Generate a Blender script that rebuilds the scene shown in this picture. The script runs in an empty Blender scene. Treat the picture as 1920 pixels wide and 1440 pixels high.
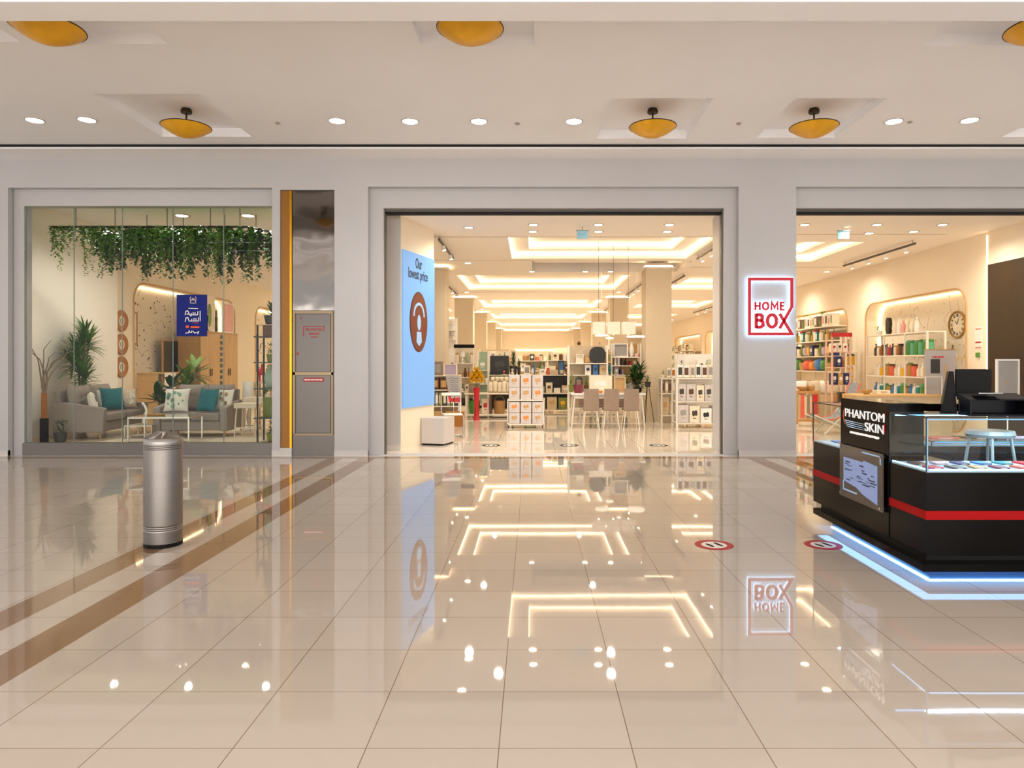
import bpy, bmesh, math, random
from mathutils import Vector, Matrix
S = bpy.context.scene
C = S.collection
PI = math.pi
random.seed(7)

# ------------------------------------------------------------------ camera
F = 1300.0; VX = 998.0; VY = 681.0; EYE = 1.5
cd = bpy.data.cameras.new('camera'); cam = bpy.data.objects.new('camera', cd); C.objects.link(cam)
cd.sensor_fit = 'HORIZONTAL'; cd.sensor_width = 36; cd.lens = F/1920*36
cd.shift_x = (960-VX)/1920; cd.shift_y = (VY-720)/1920
cd.clip_end = 200
cam.location = (0, 0, EYE); cam.rotation_euler = (PI/2, 0, 0)
S.camera = cam
# ------------------------------------------------------------------ light of the place and added fill panels
S.view_settings.view_transform = 'Standard'; S.view_settings.look = 'None'
S.view_settings.exposure = 0.16; S.view_settings.gamma = 1.0; S.view_settings.use_curve_mapping = False
S.cycles.max_bounces = 10; S.cycles.diffuse_bounces = 5; S.cycles.glossy_bounces = 5
S.cycles.transparent_max_bounces = 16; S.cycles.caustics_reflective = False; S.cycles.caustics_refractive = False
S.cycles.sample_clamp_indirect = 6
w = bpy.data.worlds.new('daylight'); S.world = w; w.use_nodes = True
w.node_tree.nodes['Background'].inputs[0].default_value = (1.0, 0.98, 0.97, 1)
w.node_tree.nodes['Background'].inputs[1].default_value = 1.3

def area(name, loc, rot, sx, sy, power, col):
    l = bpy.data.lights.new(name, 'AREA'); l.shape = 'RECTANGLE'; l.size = sx; l.size_y = sy; l.energy = power; l.color = col
    o = bpy.data.objects.new(name, l); o.location = loc; o.rotation_euler = rot; C.objects.link(o); return o
# unseen overhead panel added behind the camera so floor bounce brightens the ceiling
area('added_overhead_fill', (0, -6.6, 6.6), (math.radians(-6), 0, 0), 18, 3.5, 4200, (1.0, 0.98, 0.97))
# unseen upright panel added behind the camera to brighten ceiling and walls
area('added_back_fill', (0, -9.5, 2.2), (math.radians(108), 0, 0), 24, 3.6, 950, (1.0, 0.95, 0.90))

# ------------------------------------------------------------------ helpers
def px(u, v, Y):
    return ((u-VX)/F*Y, Y, EYE-(v-VY)/F*Y)
def s2l(c):
    return c/12.92 if c <= .04045 else ((c+.055)/1.055)**2.4
def rgb(h):
    if isinstance(h, (tuple, list)): return tuple(h)
    h = h.lstrip('#'); return tuple(s2l(int(h[i:i+2], 16)/255) for i in (0, 2, 4))
MATS = {}
def mat(name, col, rough=.5, metal=0, emit=0, ecol=None, var=0, scale=8, bump=0, bscale=60, coat=0, ior=1.5, stretch=None, trans=0):
    if name in MATS: return MATS[name]
    m = bpy.data.materials.new(name); m.use_nodes = True; nt = m.node_tree; N = nt.nodes; L = nt.links
    b = N['Principled BSDF']; c = rgb(col)
    b.inputs['Base Color'].default_value = (*c, 1); b.inputs['Roughness'].default_value = rough
    b.inputs['Metallic'].default_value = metal; b.inputs['IOR'].default_value = ior
    if coat: b.inputs['Coat Weight'].default_value = coat
    if trans: b.inputs['Transmission Weight'].default_value = trans
    if emit:
        b.inputs['Emission Color'].default_value = (*(rgb(ecol) if ecol else c), 1); b.inputs['Emission Strength'].default_value = emit
    if var or bump:
        tc = N.new('ShaderNodeTexCoord'); mp = N.new('ShaderNodeMapping'); L.new(tc.outputs['Object'], mp.inputs[0])
        if stretch: mp.inputs['Scale'].default_value = stretch
    if var:
        n = N.new('ShaderNodeTexNoise'); n.inputs['Scale'].default_value = scale; n.inputs['Detail'].default_value = 4; L.new(mp.outputs[0], n.inputs['Vector'])
        r = N.new('ShaderNodeValToRGB'); r.color_ramp.elements[0].position = .3; r.color_ramp.elements[1].position = .7
        r.color_ramp.elements[0].color = (*[x*(1-var) for x in c], 1); r.color_ramp.elements[1].color = (*[min(1, x*(1+var)) for x in c], 1)
        L.new(n.outputs[0], r.inputs[0]); L.new(r.outputs[0], b.inputs['Base Color'])
    if bump:
        n2 = N.new('ShaderNodeTexNoise'); n2.inputs['Scale'].default_value = bscale; L.new(mp.outputs[0], n2.inputs['Vector'])
        bp = N.new('ShaderNodeBump'); bp.inputs['Strength'].default_value = bump; bp.inputs['Distance'].default_value = .01
        L.new(n2.outputs[0], bp.inputs['Height']); L.new(bp.outputs[0], b.inputs['Normal'])
    MATS[name] = m; return m
def dull(m, s=.15):
    m.node_tree.nodes['Principled BSDF'].inputs['Specular IOR Level'].default_value = s; return m
def mc(h):                                            # plain painted / printed / plastic finish of one colour
    return mat('finish_' + str(h).strip('#'), h, .45, var=.06, scale=6)

class MB:
    def __init__(s): s.v = []; s.f = []
    def add(s, vs, fs):
        n = len(s.v); s.v += [tuple(v) for v in vs]; s.f += [tuple(i+n for i in f) for f in fs]; return s
    def box(s, x0, x1, y0, y1, z0, z1):
        vs = [(x, y, z) for z in (z0, z1) for y in (y0, y1) for x in (x0, x1)]
        return s.add(vs, [(0,2,3,1), (4,5,7,6), (0,1,5,4), (2,6,7,3), (0,4,6,2), (1,3,7,5)])
    def cbox(s, cx, cy, cz, w, d, h): return s.box(cx-w/2, cx+w/2, cy-d/2, cy+d/2, cz-h/2, cz+h/2)
    def quad(s, a, b, c, d): return s.add([a, b, c, d], [(0,1,2,3)])
    def prism(s, pts, h0, h1, axis='z'):
        n = len(pts)
        def m(p, h): return (p[0], p[1], h) if axis == 'z' else ((p[0], h, p[1]) if axis == 'y' else (h, p[0], p[1]))
        vs = [m(p, h0) for p in pts]+[m(p, h1) for p in pts]
        return s.add(vs, [tuple(reversed(range(n))), tuple(range(n, 2*n))]+[(i, (i+1)%n, n+(i+1)%n, n+i) for i in range(n)])
    def lathe(s, prof, n=20, c=(0,0,0), sq=1.0):
        vs = []; m = len(prof)
        for r, z in prof:
            for k in range(n):
                a = 2*PI*k/n; vs.append((c[0]+r*math.cos(a), c[1]+r*math.sin(a)*sq, c[2]+z))
        fs = [(j*n+k, j*n+(k+1)%n, (j+1)*n+(k+1)%n, (j+1)*n+k) for j in range(m-1) for k in range(n)]
        if prof[0][0] > 1e-6: fs.append(tuple(reversed(range(n))))
        if prof[-1][0] > 1e-6: fs.append(tuple((m-1)*n+k for k in range(n)))
        return s.add(vs, fs)
    def tube(s, pts, r, n=8, r1=None, closed=False):
        pts = [Vector(p) for p in pts]; m = len(pts); vs = []; prev = None
        for i, p in enumerate(pts):
            if closed: t = pts[(i+1)%m]-pts[i-1]
            else: t = (pts[min(i+1, m-1)]-pts[max(i-1, 0)])
            if t.length < 1e-9: t = Vector((0,0,1))
            t.normalize()
            if prev is None:
                up = Vector((0,0,1)) if abs(t.z) < .9 else Vector((1,0,0)); a = t.cross(up).normalized()
            else:
                a = (prev-t*prev.dot(t)); a = a.normalized() if a.length > 1e-6 else t.orthogonal().normalized()
            prev = a; b = t.cross(a); rr = r if r1 is None else r+(r1-r)*i/max(1, m-1)
            for k in range(n):
                an = 2*PI*k/n; vs.append(p+(a*math.cos(an)+b*math.sin(an))*rr)
        rng = m if closed else m-1
        fs = [(i*n+k, i*n+(k+1)%n, ((i+1)%m)*n+(k+1)%n, ((i+1)%m)*n+k) for i in range(rng) for k in range(n)]
        if not closed: fs += [tuple(reversed(range(n))), tuple((m-1)*n+k for k in range(n))]
        return s.add(vs, fs)
    def strip(s, pts, w, h0, h1, axis='y'):            # flat stroke with mitred joints, closed into a slab
        P = [Vector((p[0], p[1])) for p in pts]; L_ = []; R_ = []
        for i, p in enumerate(P):
            d0 = (P[i]-P[i-1]).normalized() if i else None; d1 = (P[i+1]-P[i]).normalized() if i < len(P)-1 else None
            if d0 is None: d0 = d1
            if d1 is None: d1 = d0
            n0 = Vector((-d0.y, d0.x)); n1 = Vector((-d1.y, d1.x)); mt = (n0+n1)
            mt = mt.normalized() if mt.length > 1e-4 else n0
            k = w/2/max(.45, mt.dot(n0)); L_.append(p+mt*k); R_.append(p-mt*k)
        for i in range(len(P)-1):
            s.prism([tuple(L_[i]), tuple(L_[i+1]), tuple(R_[i+1]), tuple(R_[i])], h0, h1, axis)
        return s
    def pillow(s, w, t, h, n=10, corner=.0, dimples=()):  # centre at origin, faces +-y, w along x, h along z
        vs = []; g = n+1
        for sd in (-1, 1):
            for j in range(g):
                for i in range(g):
                    u = -1+2*i/n; v = -1+2*j/n
                    e = max(0, (1-abs(u)**2.5))*max(0, (1-abs(v)**2.5)); th = t/2*(e**.45)
                    for du, dv, dr in dimples:
                        th -= t*.22*math.exp(-((u-du)**2+(v-dv)**2)/dr)
                    sx = 1-.09*(1-abs(v)**2)*abs(u)**2*corner*2; sz = 1-.09*(1-abs(u)**2)*abs(v)**2*corner*2
                    vs.append((u*w/2*sx, sd*th, v*h/2*sz))
        G = g*g
        fs = []
        for j in range(n):
            for i in range(n):
                a = j*g+i; fs.append((a, a+1, a+g+1, a+g)); a += G; fs.append((a, a+g, a+g+1, a+1))
        rim = [i for i in range(n)]+[n+g*j for j in range(n)]+[g*n+n-i for i in range(n)]+[g*(n-j) for j in range(n)]
        for k in range(len(rim)):
            a, b = rim[k], rim[(k+1)%len(rim)]; fs.append((b, a, a+G, b+G))
        return s.add(vs, fs)
    def blade(s, base, d, length, wd, droop=.5, seg=5, up=0):     # strap leaf
        d = Vector(d).normalized(); p = Vector(base); side = d.cross(Vector((0,0,1)))
        side = side.normalized() if side.length > 1e-3 else Vector((1,0,0)); vs = []
        for i in range(seg+1):
            t = i/seg; ww = wd*(math.sin(PI*min(1, t*.85+.15))**.7)*.5
            vs += [p-side*ww, p+Vector((0,0,-.25*ww)), p+side*ww]
            d = (d+Vector((0,0,-droop/seg*(.4+t)))).normalized(); p = p+d*(length/seg)
        fs = []
        for i in range(seg):
            a = i*3; fs += [(a, a+1, a+4, a+3), (a+1, a+2, a+5, a+4)]
        return s.add(vs, fs)
    def xf(s, M, i0=0):
        s.v[i0:] = [tuple(M @ Vector(v)) for v in s.v[i0:]]; return s
    def mesh(s, name, m=None, smooth=False, bevel=0, seg=2):
        me = bpy.data.meshes.new(name); me.from_pydata(s.v, [], s.f); me.update()
        bm = bmesh.new(); bm.from_mesh(me)
        if bevel:
            bmesh.ops.remove_doubles(bm, verts=bm.verts, dist=1e-6)
            bmesh.ops.bevel(bm, geom=list(bm.edges), offset=bevel, segments=seg, affect='EDGES', profile=.5)
        bmesh.ops.recalc_face_normals(bm, faces=bm.faces)
        bm.to_mesh(me); bm.free()
        if smooth:
            me.polygons.foreach_set('use_smooth', [True]*len(me.polygons))
            try: me.set_sharp_from_angle(angle=math.radians(40))
            except Exception: pass
        if m: me.materials.append(m)
        return me
    def build(s, name, m, parent=None, smooth=False, bevel=0, seg=2, loc=None, rz=0):
        o = bpy.data.objects.new(name, s.mesh(name, m, smooth, bevel, seg)); C.objects.link(o)
        if parent: o.parent = parent
        if loc: o.location = loc
        if rz: o.rotation_euler = (0, 0, rz)
        return o

def tag(o, label=None, cat=None, group=None, kind=None):
    if label: o['label'] = label
    if cat: o['category'] = cat
    if group: o['group'] = group
    if kind: o['kind'] = kind
    return o
def thing(name, label, cat, loc=(0,0,0), rz=0, group=None):
    o = bpy.data.objects.new(name, None); o.empty_display_size = .1; C.objects.link(o)
    o.location = loc; o.rotation_euler = (0, 0, rz); return tag(o, label, cat, group)
def solo(name, mb, m, label, cat, loc=(0,0,0), rz=0, group=None, **k):
    o = mb.build(name, m, None, loc=loc, rz=rz, **k); return tag(o, label, cat, group)
def struct(name, mb, m, parent=None, **k):
    o = mb.build(name, m, parent, **k)
    if not parent: o['kind'] = 'structure'
    return o
def dup(root, loc=None, rz=None, label=None, group=None, parent=None):
    kids = [o for o in root.children]
    r = root.copy(); C.objects.link(r)
    if parent: r.parent = parent
    if loc is not None: r.location = loc
    if rz is not None: r.rotation_euler = (0, 0, rz)
    if label: r['label'] = label
    if group: r['group'] = group
    for k in kids: dup(k, parent=r)
    return r
def text(s, size, name, m, parent, M, extrude=.003, fat=0, align='CENTER', sx=1, fit=None):
    cu = bpy.data.curves.new(name, 'FONT'); cu.body = s; cu.size = size; cu.extrude = extrude; cu.offset = fat
    cu.align_x = align; cu.align_y = 'CENTER'; cu.resolution_u = 4
    t = bpy.data.objects.new(name, cu); C.objects.link(t); bpy.context.view_layer.update()
    me = bpy.data.meshes.new_from_object(t.evaluated_get(bpy.context.evaluated_depsgraph_get()))
    C.objects.unlink(t); bpy.data.objects.remove(t)
    if fit:
        xs = [v.co.x for v in me.vertices]; sx = fit/(max(xs)-min(xs))
    me.transform(M @ Matrix.Diagonal((sx, 1, 1, 1))); me.materials.clear(); me.materials.append(m)
    o = bpy.data.objects.new(name, me); C.objects.link(o); o.parent = parent; return o
def face_cam(x, y, z): return Matrix.Translation((x, y, z)) @ Matrix.Rotation(PI/2, 4, 'X')
def facing(x, y, z, rz): return Matrix.Translation((x, y, z)) @ Matrix.Rotation(rz, 4, 'Z') @ Matrix.Rotation(PI/2, 4, 'X')

def rrect(x0, x1, z0, z1, r, n=6, low=True):
    pts = []
    rb = r if low else .001
    for cx, cz, a0, rr in ((x1-r, z1-r, 0, r), (x0+r, z1-r, PI/2, r), (x0+rb, z0+rb, PI, rb), (x1-rb, z0+rb, 1.5*PI, rb)):
        for k in range(n+1):
            a = a0+PI/2*k/n; pts.append((cx+rr*math.cos(a), cz+rr*math.sin(a)))
    return pts
def rect(x0, x1, z0, z1): return [(x0, z0), (x1, z0), (x1, z1), (x0, z1)]
def holed(name, m, outer, holes, to3, d0, depths=None, parent=None):
    """flat slab face with holes; each hole gets jambs running back to its own depth"""
    bm = bmesh.new(); E = []
    for loop in [outer]+holes:
        vs = [bm.verts.new(to3(a, b, d0)) for a, b in loop]
        for i in range(len(vs)): E.append(bm.edges.new((vs[i], vs[(i+1)%len(vs)])))
    bmesh.ops.triangle_fill(bm, use_beauty=True, use_dissolve=False, edges=E)
    for k, loop in enumerate(holes):
        d = depths[k] if depths else None
        if d is None: continue
        a = [bm.verts.new(to3(p, q, d0)) for p, q in loop]; b = [bm.verts.new(to3(p, q, d)) for p, q in loop]
        for i in range(len(a)): j = (i+1)%len(a); bm.faces.new((a[i], a[j], b[j], b[i]))
    me = bpy.data.meshes.new(name); bm.to_mesh(me); bm.free(); me.materials.append(m)
    o = bpy.data.objects.new(name, me); C.objects.link(o)
    if parent: o.parent = parent
    else: o['kind'] = 'structure'
    return o

def marks(x0, x1, z, h, y0, y1, seed=1):
    b = MB(); r = random.Random(seed); x = x0
    while x < x1-.006:
        w_ = min(x1-x, h*(.35+.5*r.random())); b.box(x, x+w_, y0, y1, z-h/2*(.7+.3*r.random()), z+h/2*(.7+.3*r.random())); x += w_+h*.22
    return b
# ------------------------------------------------------------------ main materials
M_wall = mat('mall_wall_paint', '#bab8b8', .42, var=.015, scale=1.5)
M_ceil = mat('mall_ceiling_paint', '#f6f6f8', .6, var=.015, scale=1)
M_base = mat('stone_baseboard', '#cbc7c4', .3, var=.03)
M_shop = mat('shop_wall_paint', '#efe1ca', .6, var=.015, scale=1.2)
M_shopc = mat('shop_ceiling_paint', '#fbf3ea', .6, var=.01, scale=1)
M_niche = mat('niche_reveal_oak', '#cda46c', .5, var=.08, stretch=(1,1,12))
M_steel = mat('brushed_steel', '#5c5753', .3, 1, var=.06, scale=40, stretch=(30,30,.3))
M_steelw = mat('polished_steel_panel', '#7b7672', .07, 1, bump=1.0, bscale=1.3)
M_chrome = mat('chrome', '#c8c8c8', .12, 1)
M_gold = mat('brass_leaf_gold', '#e0a416', .4, .1, var=.1, scale=5)
M_black = mat('black_gloss_laminate', '#0b0908', .14)
M_black.node_tree.nodes['Principled BSDF'].inputs['Specular IOR Level'].default_value = .08
M_blackm = mat('black_matte', '#100f0e', .5)
M_blackm.node_tree.nodes['Principled BSDF'].inputs['Specular IOR Level'].default_value = .15
M_white = mat('white_lacquer', '#ece7e0', .35)
M_red = mat('red_vinyl', '#c4141c', .35)
M_led = mat('warm_led_strip', '#ffd89a', .5, emit=6, ecol=(1, .81, .54))
M_lamp = mat('downlight_lens', '#ffffff', .5, emit=26, ecol=(1, .97, .92))
M_lampw = mat('warm_downlight_lens', '#ffffff', .5, emit=20, ecol=(1, .84, .6))
M_dark = mat('dark_slot', '#0b0908', .8)
M_track = mat('shutter_track_grey', '#5b5752', .4, .6)
def glass_mat():
    m = bpy.data.materials.new('clear_glass'); m.use_nodes = True; nt = m.node_tree; N = nt.nodes; L = nt.links; N.clear()
    o = N.new('ShaderNodeOutputMaterial'); t = N.new('ShaderNodeBsdfTransparent'); t.inputs[0].default_value = (.95, .97, .96, 1)
    g = N.new('ShaderNodeBsdfGlossy'); g.inputs['Roughness'].default_value = .0
    fr = N.new('ShaderNodeFresnel'); fr.inputs['IOR'].default_value = 1.3
    mx = N.new('ShaderNodeMixShader'); ge = N.new('ShaderNodeNewGeometry'); inv = N.new('ShaderNodeMath'); inv.operation = 'SUBTRACT'; inv.inputs[0].default_value = 1; L.new(ge.outputs['Backfacing'], inv.inputs[1]); mu = N.new('ShaderNodeMath'); mu.operation = 'MULTIPLY'; L.new(fr.outputs[0], mu.inputs[0]); L.new(inv.outputs[0], mu.inputs[1]); L.new(mu.outputs[0], mx.inputs[0]); L.new(t.outputs[0], mx.inputs[1]); L.new(g.outputs[0], mx.inputs[2]); L.new(mx.outputs[0], o.inputs[0])
    return m
M_glass = glass_mat()
M_edge = mat('glass_edge', '#7d8a84', .2, 0)

def floor_mat():
    m = bpy.data.materials.new('polished_porcelain_tiles'); m.use_nodes = True; nt = m.node_tree; N = nt.nodes; L = nt.links
    b = N['Principled BSDF']; g = N.new('ShaderNodeNewGeometry'); sp = N.new('ShaderNodeSeparateXYZ'); L.new(g.outputs['Position'], sp.inputs[0])
    def math_(op, a, bb=None, c=None):
        n = N.new('ShaderNodeMath'); n.operation = op
        for i, q in enumerate((a, bb, c)):
            if q is None: continue
            if isinstance(q, (int, float)): n.inputs[i].default_value = q
            else: L.new(q, n.inputs[i])
        return n.outputs[0]
    X, Y = sp.outputs[0], sp.outputs[1]
    def joint(v, off, step, half):
        t = math_('DIVIDE', math_('SUBTRACT', v, off), step); fr = math_('FRACT', math_('ADD', t, 100.5))
        d = math_('MULTIPLY', math_('ABSOLUTE', math_('SUBTRACT', fr, .5)), step); return math_('LESS_THAN', d, half), math_('FLOOR', math_('ADD', t, 100.))
    jx, ix = joint(X, -.13, .518, .0022); jy, iy = joint(Y, 2.70, .465, .002)
    grout = math_('MAXIMUM', jx, jy)
    def band(v, a, c):
        return math_('MULTIPLY', math_('GREATER_THAN', v, a), math_('LESS_THAN', v, c))
    st = None
    mall = math_('LESS_THAN', Y, 11.15)
    for a, c in ((-3.21,-2.98), (-2.73,-2.47), (3.39,3.65), (3.9,4.15)):
        k = math_('MULTIPLY', band(X, a, c), mall); st = k if st is None else math_('MAXIMUM', st, k)
    st = math_('MAXIMUM', st, band(Y, 10.9, 11.15))
    cb = N.new('ShaderNodeCombineXYZ'); L.new(ix, cb.inputs[0]); L.new(iy, cb.inputs[1])
    wn = N.new('ShaderNodeTexWhiteNoise'); L.new(cb.outputs[0], wn.inputs[0])
    ns = N.new('ShaderNodeTexNoise'); ns.inputs['Scale'].default_value = 1.3; ns.inputs['Detail'].default_value = 6; L.new(g.outputs['Position'], ns.inputs['Vector'])
    vf = math_('ADD', math_('MULTIPLY', wn.outputs[0], .5), math_('MULTIPLY', ns.outputs[0], .5))
    def mix(f, a, c):
        n = N.new('ShaderNodeMix'); n.data_type = 'RGBA'
        L.new(f, n.inputs[0])
        for i, q in ((6, a), (7, c)):
            if isinstance(q, tuple): n.inputs[i].default_value = (*q, 1)
            else: L.new(q, n.inputs[i])
        return n.outputs[2]
    base = mix(vf, rgb('#aca093'), rgb('#b7ab9e'))
    base = mix(math_('GREATER_THAN', Y, 11.15), base, rgb('#dbcfc0'))
    brown = mix(ns.outputs[0], rgb('#7a5f47'), rgb('#8c7055'))
    c = mix(st, base, brown); c = mix(grout, c, rgb('#7a6654'))
    L.new(c, b.inputs['Base Color'])
    b.inputs['Roughness'].default_value = .025; b.inputs['IOR'].default_value = 1.5
    b.inputs['Specular IOR Level'].default_value = .6
    wv = N.new('ShaderNodeTexNoise'); wv.inputs['Scale'].default_value = .9; L.new(g.outputs['Position'], wv.inputs['Vector'])
    bp = N.new('ShaderNodeBump'); bp.inputs['Strength'].default_value = .012; bp.inputs['Distance'].default_value = .05; L.new(wv.outputs[0], bp.inputs['Height']); L.new(bp.outputs[0], b.inputs['Normal'])
    return m
M_floor = floor_mat()

# ------------------------------------------------------------------ the setting
YW = 11.2
struct('floor', MB().box(-16, 16, -10, 64, -.2, 0), M_floor)
# mall ceiling with square light pockets
CZ = 4.86
pockets = [(-1.18,.02,5.95,7.35), (-5.12,-3.84,5.95,7.3), (4.14,5.5,5.95,7.34), (-6.75,-5.35,5.95,7.25),
           (-5.49,-4.16,8.65,10.29), (.97,2.3,8.79,10.37), (3.33,4.5,8.79,10.33), (6.97,8.3,8.79,10.3), (-8.9,-7.6,5.95,7.3)]
h = [rect(a, b, c, d) for a, b, c, d in pockets]
xy = lambda a, b, d: (a, b, d)
c_main = holed('ceiling', M_ceil, rect(-16, 16, -4, 10.66), h, xy, CZ, [CZ+.13]*len(h))
for a, b, c, d in pockets:
    MB().quad((a,c,CZ+.13), (b,c,CZ+.13), (b,d,CZ+.13), (a,d,CZ+.13)).build('pocket_top', M_ceil, c_main)
struct('trim_beam', MB().box(-16, 16, 5.87, 6.2, 4.56, 5.0), M_ceil)
struct('trim_cornice', MB().box(-16, 16, 10.66, YW+.02, 4.8, 5.05), M_ceil)
struct('trim_gap_shade', MB().box(-16, 16, 10.648, 10.662, 4.825, CZ+.02), M_dark)  # dark colour stands in for the shade of the gap at the cornice
# linear ceiling lights over the hall behind the camera
for y in (.6, 2.0, 3.4, 4.8): struct('trim_ceiling_light', MB().box(-9, 9, y, y+.04, CZ-.012, CZ-.002), mat('linear_light', '#ffffff', .5, emit=5))
# front wall with its openings
def wx(u): return (u-VX)/F*YW
def wz(v): return EYE-(v-VY)/F*YW
xz = lambda a, b, d: (a, d, b)
openA = rect(wx(15), wx(510), .0, wz(352)); openB = rect(wx(525), wx(627), .0, wz(356))
openC = rect(wx(690), wx(1385), .0, wz(350)); openD = rect(wx(1493), 13.0, .0, wz(350))
for q in (openA, openB, openC, openD): q[0] = (q[0][0], .0005); q[1] = (q[1][0], .0005)
wall = holed('wall_front', M_wall, rect(-16, 16, 0, 5.0), [openA, openB, openC, openD], xz, YW, [YW+.1, YW+.09, YW+.12, YW+.12])
wall2 = holed('wall_front_casing', M_wall, rect(-16, 16, 0, 5.0),
      [rect(wx(35), wx(511), .0005, wz(383)), rect(-2.43, 3.13, .0005, wz(387)), rect(wx(1480), 12.9, .0005, wz(387))], xz, YW+.1201,
      [YW+.3, YW+.34, YW+.34])
holed('wall_front_inner', M_shop, rect(-16, 16, 0, 5.0), [rect(wx(30), wx(513), .0005, wz(376)), rect(-2.43, 3.13, .0005, wz(387)), rect(wx(1480), 12.9, .0005, wz(387))], xz, YW+.345)
for i, (a, b) in enumerate(((-16, wx(15)), (wx(510), wx(525)), (wx(627), wx(690)), (wx(1385), wx(1493)))):
    struct('baseboard_front', MB().box(a+.0, b, YW-.012, YW+.05, 0, .09), M_base)
for nm, a, b in (('trim_shutter_track', -2.43, 3.13), ('trim_shutter_track_right', wx(1480)-.0, 12.9)):
    struct(nm, MB().box(a, b, YW+.2, YW+.33, 3.99, 4.045), M_track)
    struct(nm+'_slot', MB().box(a, b, YW+.22, YW+.33, 3.955, 3.99), M_dark)
struct('trim_guide_left', MB().box(-2.43, -2.41, YW+.2, YW+.3, 0, 3.96), M_track)
struct('trim_guide_right', MB().box(3.11, 3.13, YW+.2, YW+.3, 0, 3.96), M_track)
# pilasters just inside the entrance
struct('wall_pilaster_left', MB().box(-2.75, -2.265, 11.9, 12.1, 0, 4.3), M_wall)
struct('wall_pilaster_right', MB().prism([(3.12,11.55), (3.35,11.55), (3.45,12.3), (3.2,12.3)], 0, 4.3), M_wall)
struct('baseboard_pilaster_left', MB().box(-2.76, -2.26, 11.888, 11.9, 0, .09), M_base)
# angled wall that carries the video screen
AW0 = Vector((-2.265, 11.95)); AW1 = Vector((-1.885, 13.27))
struct('wall_screen', MB().prism([tuple(AW0), tuple(AW1), (-2.3, 13.4), (-2.75, 12.1)], 0, 4.3), M_shop)
struct('wall_left', MB().box(-9.2, -9.0, YW+.35, 15.05, 0, 4.7), mat('display_wall_paint', '#f2ebe2', .6))
# interior shell
LX, RX = -9.15, 8.87
def yz_at(X): return lambda a, b, d: (d, a, b)
nL = [rrect(15.9, 21.3, .16, 3.38, .45), rrect(22.9, 27, .16, 3.38, .45)]
holed('wall_left_niches', M_shop, rect(15.0, 60, 0, 5), nL, yz_at(0), LX, [LX-.45]*2)
holed('wall_left_return', M_shop, rect(-9.2, -9.0, 0, 4.6), [], xz, 15.05)
NR = [(14.15, 18.45), (19.5, 24.0), (25.5, 31), (33.0, 35.5), (36.4, 43)]
nR = [rrect(a, b, .06, 3.06, .42) for a, b in NR]
holed('wall_right', M_shop, rect(13.45, 60, 0, 5), nR, yz_at(0), RX, [RX+.4]*5)
def spotted(name, base, spot, sc, thr=.06):
    m = bpy.data.materials.new(name); m.use_nodes = True; N = m.node_tree.nodes; L = m.node_tree.links; b = N['Principled BSDF']; b.inputs['Roughness'].default_value = .6
    tc = N.new('ShaderNodeTexCoord'); vo = N.new('ShaderNodeTexVoronoi'); vo.inputs['Scale'].default_value = sc; L.new(tc.outputs['Object'], vo.inputs['Vector'])
    ns = N.new('ShaderNodeTexNoise'); ns.inputs['Scale'].default_value = sc*.8; L.new(tc.outputs['Object'], ns.inputs['Vector'])
    ad = N.new('ShaderNodeMath'); ad.operation = 'MULTIPLY_ADD'; L.new(ns.outputs[0], ad.inputs[0]); ad.inputs[1].default_value = .5; L.new(vo.outputs['Distance'], ad.inputs[2])
    lt = N.new('ShaderNodeMath'); lt.operation = 'LESS_THAN'; L.new(ad.outputs[0], lt.inputs[0]); lt.inputs[1].default_value = .25+thr
    v2 = N.new('ShaderNodeTexVoronoi'); v2.feature = 'DISTANCE_TO_EDGE'; v2.inputs['Scale'].default_value = sc*.33; L.new(tc.outputs['Object'], v2.inputs['Vector'])
    l2 = N.new('ShaderNodeMath'); l2.operation = 'LESS_THAN'; L.new(v2.outputs['Distance'], l2.inputs[0]); l2.inputs[1].default_value = .012
    n3 = N.new('ShaderNodeMath'); n3.operation = 'GREATER_THAN'; L.new(ns.outputs[0], n3.inputs[0]); n3.inputs[1].default_value = .55
    m3 = N.new('ShaderNodeMath'); m3.operation = 'MULTIPLY'; L.new(l2.outputs[0], m3.inputs[0]); L.new(n3.outputs[0], m3.inputs[1])
    mxx = N.new('ShaderNodeMath'); mxx.operation = 'MAXIMUM'; L.new(lt.outputs[0], mxx.inputs[0]); L.new(m3.outputs[0], mxx.inputs[1])
    mx = N.new('ShaderNodeMix'); mx.data_type = 'RGBA'; mx.inputs[6].default_value = (*rgb(base), 1); mx.inputs[7].default_value = (*rgb(spot), 1)
    L.new(mxx.outputs[0], mx.inputs[0]); L.new(mx.outputs[2], b.inputs['Base Color']); return m
M_wpL = spotted('line_drawing_wallpaper', '#e6dccb', '#4a4540', 6, .14); M_wpR = spotted('leaf_speckle_wallpaper', '#e9dec9', '#8f7a5c', 8, .10)
struct('wall_left_niche_back', MB().box(LX-.47, LX-.45, 15.8, 27.2, 0, 3.6), M_wpL)
struct('wall_right_niche_back', MB().box(RX+.4, RX+.42, 14.0, 18.6, 0, 3.2), M_wpR)
struct('wall_right_niche_backs', MB().box(RX+.4, RX+.42, 18.7, 44, 0, 3.2), M_shop)
def ledframe(name, X, y0, y1, z1, dx, parent=None, z0=.4, r=.42):
    pts = [(X, y0+.03, z0)]+[(X, y0+.03, z1-r)]+[(X, y0+.03+r-r*math.cos(a), z1-.03-r+r*math.sin(a)) for a in (PI/8, PI/4, 3*PI/8, PI/2)]
    pts += [(X, y1-.03-r+r*math.sin(a), z1-.03-r+r*math.cos(a)) for a in (0, PI/8, PI/4, 3*PI/8)]+[(X, y1-.03, z1-r), (X, y1-.03, z1-1.2)]
    o = MB().tube(pts, .014, 6).build(name, M_led); o['kind'] = 'structure'; return o
for a, b in NR: ledframe('trim_niche_light', RX+.36, a, b, 3.06, 1)
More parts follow.
